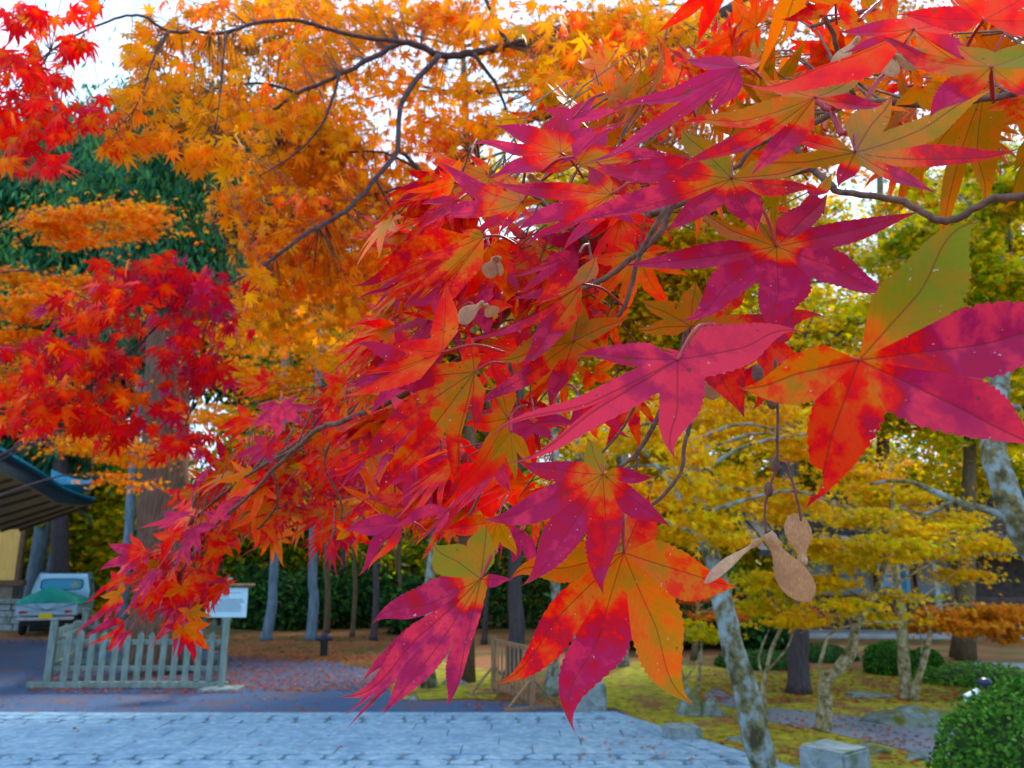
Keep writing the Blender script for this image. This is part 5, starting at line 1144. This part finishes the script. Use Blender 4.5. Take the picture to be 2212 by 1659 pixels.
# winged seeds
def samara(reg, nut, tip, d, wpx_, twist=.3, dd=0.0):
    wpx_ *= 1.3; a = P(*px(reg, nut), d); s = d/F; b_ = P(*px(reg, tip), d+dd); ax = b_-a; L_ = ax.length; ax.normalize(); lat = ax.cross(FWD).normalized(); lat = (lat*math.cos(twist)+ax.cross(lat)*math.sin(twist))
    nrm_ = ax.cross(lat); hw = wpx_*s; mb = MB(); nn = 16
    prof = [.30, .42, .40, .34, .36, .46, .6, .74, .86, .95, 1, 1.0, .97, .9, .76, .52, .12]
    for sgn in (1, -1):
        b0 = len(mb.v)
        for i in range(nn+1):
            t = i/nn; thick = (.0026*math.exp(-((t-.08)/.09)**2)+.00022)*d/.33
            for k in range(7):
                u = k/6*2-1; z_ = thick*(1-u*u)+.00005
                mb.v.append(tuple(a+ax*(L_*t)+lat*(hw*prof[i]*u+hw*.35*t*t)+nrm_*(z_*sgn + .04*L_*math.sin(t*3))))
        for i in range(nn):
            for k in range(6): mb.f.append((b0+i*7+k, b0+i*7+k+1, b0+(i+1)*7+k+1, b0+(i+1)*7+k))
    o = mb.build('seed_wing', M_SEED, near, smooth=True, loc=Vector((0, 0, 0)))
    me = o.data
    for v in me.vertices: v.co -= near.location
    return o
samara('b2', (560, 130), (800, 590), .33, 27, .2); samara('b2', (790, 340), (762, 10), .335, 21, -.3); samara('b2', (520, 180), (150, 450), .33, 11, .9)
samara('2', (1150, 245), (960, 450), .42, 13, .4); samara('2', (1330, 335), (1345, 500), .43, 16, 0); samara('2', (1340, 340), (1550, 440), .43, 14, .3)
samara('4', (930, 300), (750, 410), .47, 15, .3); samara('4', (930, 310), (990, 390), .47, 13, .2); samara('4', (1000, 10), (930, 130), .47, 14, .1); samara('4', (1020, 0), (1025, 130), .47, 8, .5)
samara('5', (190, 740), (185, 925), .45, 16, 0); samara('1', (1220, 1120), (1280, 1260), .45, 16, .2)
for pl, dd in (([(610, 660), (625, 940), (622, 1330), (570, 1500), (545, 1640), (555, 1780)], .335), ([(622, 1330), (680, 1340), (730, 1480), (770, 1640), (780, 1700)], .335)): bough('5', pl, dd, dd-.003, .0007, .0005, M_TWIG, name='seed_stalk')
for (x, y, s_) in ((500, 760, 2.6), (590, 930, 2.4), (610, 1340, 2.2), (60, 855, 2.2), (570, 1500, 2.0)):
    c = P(*px('5', (x, y)), .335 if x > 100 else .44); bm = bmesh.new(); bmesh.ops.create_icosphere(bm, subdivisions=2, radius=.0010*s_)
    for v in bm.verts: v.co = Vector((v.co.x, v.co.y, v.co.z*1.7))
    me = bpy.data.meshes.new('bud'); bm.to_mesh(me); bm.free(); link('bud', me, M_TWIG, near, c-near.location)

# scattered leaves along the boughs (real leaf shapes), with thin stalks
def leafy(par, name, area, n, size, tone_c, tone_t, lod, dirn=(-.6, -.8), upn=(0, -.5, .8), spread=.7, matl=None, stalks=True, kind=None, anchors=None):
    """area: list of (px, py, half px, half py, d0, d1, weight)"""
    wts = np.array([a[6] for a in area], float); wts /= wts.sum(); k = rng.choice(len(area), n, p=wts); size = (size[0]*.85, size[1]*1.1)
    A_ = np.array([a[:6] for a in area], float)[k]
    d = rng.uniform(A_[:, 4], A_[:, 5]); g_ = rng.normal(0, .5, (n, 2)); g_ = np.clip(g_, -1.1, 1.1)
    X_ = A_[:, 0]+g_[:, 0]*A_[:, 2]; Y_ = A_[:, 1]+g_[:, 1]*A_[:, 3]
    pos = np.array(CAMP)[None] + d[:, None]*np.array(FWD) + ((X_-CX)/F*d)[:, None]*np.array(RT) + (-(Y_-CY)/F*d)[:, None]*np.array(UP)
    Yd = np.stack([dirn[0]+rng.normal(0, spread, n), rng.normal(-.1, .45, n), dirn[1]+rng.normal(0, spread, n)], 1)
    Nd = np.stack([upn[0]+rng.normal(0, .45, n), upn[1]+rng.normal(0, .45, n), upn[2]+rng.normal(0, .35, n)], 1)
    base_t = rng.random(n); low = mnoise
    cl = np.array([mnoise.noise(Vector(p)*(2.5 if lod else 9)) for p in pos])*.5
    tt = np.interp(np.clip(base_t*.75+.12+cl, 0, 1), np.linspace(0, 1, len(tone_t)), tone_t); tc2 = np.interp(np.clip(base_t*.8+.1+cl, 0, 1), np.linspace(0, 1, len(tone_c)), tone_c)
    tc2 = np.minimum(tc2, tt)
    sz = rng.uniform(*size, n)
    o = np_mesh(name, *scatter(pos, Yd, Nd, sz, tc2, tt, lod), matl or M_MID, par)
    if kind: o['kind'] = kind
    if stalks:
        mb = MB(); An = np.array([tuple(p) for p in anchors]) if anchors is not None else None
        for i in range(0, n, 1):
            p = Vector(pos[i]); y_ = Vector(Yd[i]).normalized(); e = p-y_*sz[i]*.6
            if An is not None:
                j = np.argmin(((An-np.array(e))**2).sum(1)); q = Vector(An[j])
                if (q-e).length < .45 and i % 3 == 0: mb.tube(local(par, [e, e.lerp(q, .5)+Vector((0, 0, .02)), q]), [.0007, .0009, .0013], 4, cap=False)
            mb.tube(local(par, [p, e]), [.0005, .0007], 3, cap=False)
        o2 = mb.build('twigs', M_TWIG if lod < 2 else M_BOUGH, par, smooth=True); o2['kind'] = 'stuff'
    return pos
anc = [p for pl in HB for p in pl]
MIX = [.30, .50, .58, .64, .70, .84, .88, .92]; MIXC = [.20, .30, .40, .48, .58, .7, .82]
# fills inside the near cluster
leafy(near, 'foliage', [(1000, 420, 90, 60, .55, .7, 2), (900, 560, 60, 110, .6, .8, 3), (850, 700, 60, 90, .65, .85, 3), (960, 640, 80, 90, .55, .7, 2.2), (1100, 560, 120, 90, .56, .7, 2.5), (1250, 640, 120, 90, .56, .7, 2), (1300, 480, 160, 70, .56, .7, 2.4), (1500, 380, 160, 70, .58, .75, 2.2),
        (1450, 780, 120, 70, .6, .75, 1.2), (900, 900, 110, 80, .65, .85, 2.6), (1000, 1000, 100, 80, .58, .75, 2.4), (930, 1090, 90, 60, .65, .85, 1.8), (1180, 860, 110, 90, .56, .7, 1.8), (1120, 1060, 90, 60, .56, .7, 1.4), (820, 1000, 70, 70, .75, .95, 1.2)],
      150, (.048, .070), [.18, .26, .34, .42, .50, .8], [.34, .44, .54, .60, .63, .66, .84, .90], 0, dirn=(-.8, -.7), matl=M_HERO, anchors=anc, kind='stuff')
leafy(near, 'foliage', [(1650, 120, 200, 90, .6, .85, 3), (1900, 120, 200, 90, .6, .85, 2.4), (2100, 120, 130, 90, .6, .8, 2), (1700, 260, 200, 70, .6, .85, 2), (2000, 260, 160, 60, .6, .8, 1.6), (1400, 180, 120, 80, .7, .95, 2), (1650, 350, 120, 40, .6, .8, 1), (1300, 260, 110, 60, .65, .85, 1)],
      110, (.042, .062), [.22, .28, .34, .40, .44], [.26, .32, .38, .44, .56, .62], 0, dirn=(-.5, -.6), upn=(0, .6, .7), matl=M_HERO, anchors=anc, kind='stuff')
# the long bough
leafy(near, 'foliage', [(760, 860, 80, 60, .9, 1.1, 2), (660, 930, 90, 70, .95, 1.2, 3.5), (590, 1040, 80, 70, 1.0, 1.25, 3.5), (480, 1110, 90, 80, 1.0, 1.25, 4), (420, 1230, 70, 60, 1.05, 1.25, 2.6), (330, 1230, 60, 60, 1.05, 1.25, 1.6), (620, 1130, 90, 40, 1.05, 1.3, 2), (720, 1130, 70, 50, 1.0, 1.2, 1.5), (700, 1020, 70, 60, 1.0, 1.2, 2), (400, 1300, 40, 40, 1.1, 1.2, .8), (830, 820, 60, 60, .85, 1.0, 1.4), (540, 980, 60, 40, 1.05, 1.3, 1.2)],
      190, (.044, .064), [.20, .28, .36, .44, .52, .8], [.34, .46, .56, .60, .63, .70, .88, .92], 0, dirn=(-.55, -.85), upn=(-.1, -.6, .7), matl=M_HERO, anchors=anc, kind='stuff')

# ================================================================ THE OVERHEAD MAPLE: red and orange sprays
OB = Vector((5.6, 4.4, 0))
over = thing('orange_red_maple', 'taller maple behind with red and orange leaf sprays arching across the sky', 'tree', OB)
m = MB(); m.tube(local(over, smooth_path([OB, OB+Vector((-.1, .1, 1.5)), OB+Vector((-.5, 0, 3.2)), OB+Vector((-1.2, -.3, 4.6))], 5, .02)), lerp_r(.2, .12, 16), 14, wob=.25); m.build('trunk', M_BOUGH, over, smooth=True)
OBR = []
def ob(pts, d0, d1, r0, r1, **k): OBR.append(bough('D', pts, d0, d1, r0, r1, M_BOUGH, par=over, **k))
ob([(2600, -500), (2000, -200), (1500, 60), (1250, 210), (1154, 252), (1097, 269), (1046, 302), (990, 350), (930, 385)], 3.6, 2.9, .036, .010)
ob([(1500, 60), (1250, 60), (1100, 100), (1023, 114), (949, 118), (879, 91), (811, 121), (734, 161), (650, 200), (590, 235)], 3.2, 2.8, .020, .005)
ob([(949, 118), (889, 188), (862, 242), (858, 323), (811, 386), (758, 447), (690, 490), (640, 520), (560, 580), (480, 620), (400, 660), (300, 740), (200, 830), (90, 900)], 2.9, 2.1, .011, .0025)
ob([(862, 323), (900, 360), (915, 400), (900, 450)], 2.9, 2.8, .009, .004); ob([(480, 620), (440, 720), (430, 820), (400, 920)], 2.3, 2.2, .005, .002); ob([(400, 660), (280, 660), (180, 720), (80, 800)], 2.2, 2.1, .005, .002)
ob([(879, 91), (780, 80), (700, 60), (640, 44), (554, 50), (487, 71), (420, 69), (363, 67), (309, 34), (262, 37), (200, 60), (110, 110), (40, 190)], 2.5, 1.8, .007, .002, sub=4)
ob([(363, 67), (330, 130), (300, 220), (250, 280)], 2.0, 1.9, .003, .001); ob([(110, 110), (70, 180), (60, 260), (30, 300)], 1.8, 1.8, .0025, .001); ob([(487, 71), (480, 160), (470, 250), (460, 330)], 2.1, 2.0, .003, .001)
ob([(1100, 100), (1060, 20), (1020, -60)], 3, 3, .010, .006); ob([(734, 161), (700, 260), (640, 330), (560, 380)], 2.8, 2.7, .006, .002); ob([(1023, 114), (1080, 200), (1120, 330)], 3.0, 3.1, .009, .004)
ob([(640, 200), (560, 180), (440, 200), (380, 260)], 2.8, 2.7, .006, .002); ob([(990, 350), (880, 400), (760, 430), (600, 470), (460, 500)], 2.9, 2.9, .006, .002); ob([(811, 386), (880, 520), (900, 620)], 2.8, 2.9, .006, .002)
ob([(930, 385), (830, 330), (700, 330), (600, 300)], 2.9, 2.9, .006, .002)
oa = [p for pl in OBR for p in pl]
# red cluster hanging at the left
leafy(over, 'foliage', [(330, 600, 110, 60, 1.9, 2.2, 4), (220, 680, 110, 60, 1.9, 2.2, 4), (130, 780, 100, 60, 1.9, 2.2, 3.6), (60, 880, 90, 60, 1.9, 2.2, 3.6), (240, 780, 110, 60, 2.0, 2.3, 3.6), (200, 880, 110, 50, 2.0, 2.3, 3.4), (420, 700, 70, 70, 2.0, 2.3, 3), (430, 620, 70, 50, 2.0, 2.3, 2.4), (440, 800, 60, 50, 2.1, 2.3, 2), (360, 860, 70, 60, 2.1, 2.3, 2), (400, 950, 50, 30, 2.1, 2.3, 1.6), (500, 680, 50, 60, 2.1, 2.3, 1.2), (250, 930, 70, 30, 2.1, 2.3, 1)],
      680, (.040, .056), [.40, .54, .60, .66, .80], [.50, .60, .63, .65, .70, .80, .92, 1.0], 1, dirn=(-.35, -.85), upn=(-.1, -.75, .5), spread=.55, anchors=oa, kind='stuff')
# top left corner sprays: red to the edge, gold to the middle
leafy(over, 'foliage', [(60, 40, 60, 40, 1.6, 1.9, 1.4), (40, 140, 60, 50, 1.6, 1.9, 2), (100, 180, 60, 50, 1.6, 1.9, 2), (50, 260, 60, 60, 1.6, 1.9, 2.6), (120, 270, 50, 40, 1.6, 1.9, 1.4), (30, 350, 50, 24, 1.6, 1.9, 1.2), (120, 350, 30, 20, 1.6, 1.9, .8), (170, 90, 50, 30, 1.7, 1.9, .6), (190, 250, 50, 40, 1.7, 2, 1), (170, 30, 30, 20, 1.7, 1.9, .4), (205, 10, 25, 14, 1.7, 1.9, .3)],
      210, (.040, .055), [.35, .5, .6, .66], [.50, .62, .66, .70, .76], 1, dirn=(-.15, -.9), upn=(0, -.8, .4), spread=.5, anchors=oa, kind='stuff')
leafy(over, 'foliage', [(280, 220, 60, 60, 1.9, 2.2, 2.4), (350, 180, 70, 70, 1.9, 2.3, 3), (330, 290, 60, 40, 1.9, 2.2, 2.4), (440, 330, 60, 40, 1.9, 2.2, 2.4), (500, 340, 50, 40, 1.9, 2.2, 2), (260, 310, 40, 30, 1.9, 2.1, 1.4), (440, 230, 80, 60, 2.1, 2.4, 2.6), (380, 80, 80, 50, 2.1, 2.5, 2.6), (520, 240, 70, 60, 2.2, 2.6, 2), (480, 130, 90, 60, 2.2, 2.6, 2.4), (600, 80, 90, 60, 2.3, 2.8, 2.4), (300, 110, 40, 50, 2.0, 2.3, 1.4), (560, 20, 120, 30, 2.3, 2.7, 1.6), (420, 20, 90, 20, 2.3, 2.6, 1.2)],
      640, (.034, .050), [.26, .32, .38, .42], [.28, .32, .36, .40, .44, .50, .60], 1, dirn=(-.1, -.8), upn=(0, -.6, .5), spread=.6, anchors=oa, kind='stuff')
# distant orange mass of the canopy, with gaps to the sky
leafy(over, 'foliage', [(640, 250, 110, 70, 2.8, 3.6, 4), (720, 330, 120, 80, 2.8, 3.6, 5), (600, 360, 110, 60, 2.8, 3.6, 3.4), (780, 420, 120, 80, 2.8, 3.6, 5), (680, 480, 120, 70, 2.6, 3.4, 4.4), (820, 540, 90, 80, 2.6, 3.4, 4), (720, 590, 110, 60, 2.6, 3.4, 3.4), (600, 540, 90, 60, 2.6, 3.2, 2.4), (560, 640, 60, 50, 2.5, 3, 1.6), (800, 660, 60, 50, 2.6, 3.2, 2), (960, 300, 90, 60, 2.8, 3.6, 2.6), (900, 440, 80, 60, 2.8, 3.6, 2.6), (700, 140, 110, 70, 3, 3.8, 3.2), (800, 60, 110, 50, 3, 3.8, 2.4),
        (880, 180, 100, 80, 3, 3.8, 1.7), (1000, 60, 100, 50, 3, 3.8, 1.6), (1000, 200, 90, 60, 3, 3.8, 1.2), (1120, 120, 80, 60, 3, 3.8, 2.0), (1240, 100, 90, 80, 2.6, 3.4, 3), (1200, 200, 60, 50, 2.6, 3.2, 1.6), (1350, 60, 110, 60, 2.6, 3.4, 3), (1330, 180, 90, 60, 2.6, 3.4, 2.4), (1050, 270, 60, 20, 2.8, 3.4, .7), (1500, 60, 110, 60, 2.6, 3.4, 2), (1480, 200, 100, 60, 2.6, 3.4, 2), (600, 700, 90, 60, 2.8, 3.6, 2.2), (760, 760, 80, 50, 2.8, 3.6, 2), (640, 20, 160, 40, 3, 3.8, 2.6), (950, 20, 160, 40, 3, 3.8, 2), (520, 440, 70, 50, 2.8, 3.4, 1.6)],
      9500, (.032, .052), [.20, .26, .32, .36, .40], [.22, .28, .33, .37, .40, .46, .56], 1, dirn=(0, -.6), upn=(0, -.3, .8), spread=.8, anchors=oa, kind='stuff')
leafy(over, 'foliage', [(1200, 60, 80, 50, 1.8, 2.2, 2), (1300, 100, 80, 50, 1.7, 2.1, 2), (1180, 160, 50, 50, 1.8, 2.1, 1.4), (1400, 140, 70, 50, 1.6, 2, 1.6), (1050, 40, 50, 40, 2, 2.3, 1), (1110, 250, 40, 24, 1.9, 2.1, .8), (560, 610, 40, 40, 1.8, 2, .6), (640, 420, 50, 40, 2, 2.3, .8), (1240, 200, 50, 40, 1.7, 2, 1), (1330, 250, 50, 30, 1.6, 1.9, .8)],
      110, (.042, .055), [.26, .32, .38], [.28, .34, .40, .56, .62], 1, dirn=(-.1, -.8), upn=(0, -.6, .5), spread=.6, anchors=oa, kind='stuff')
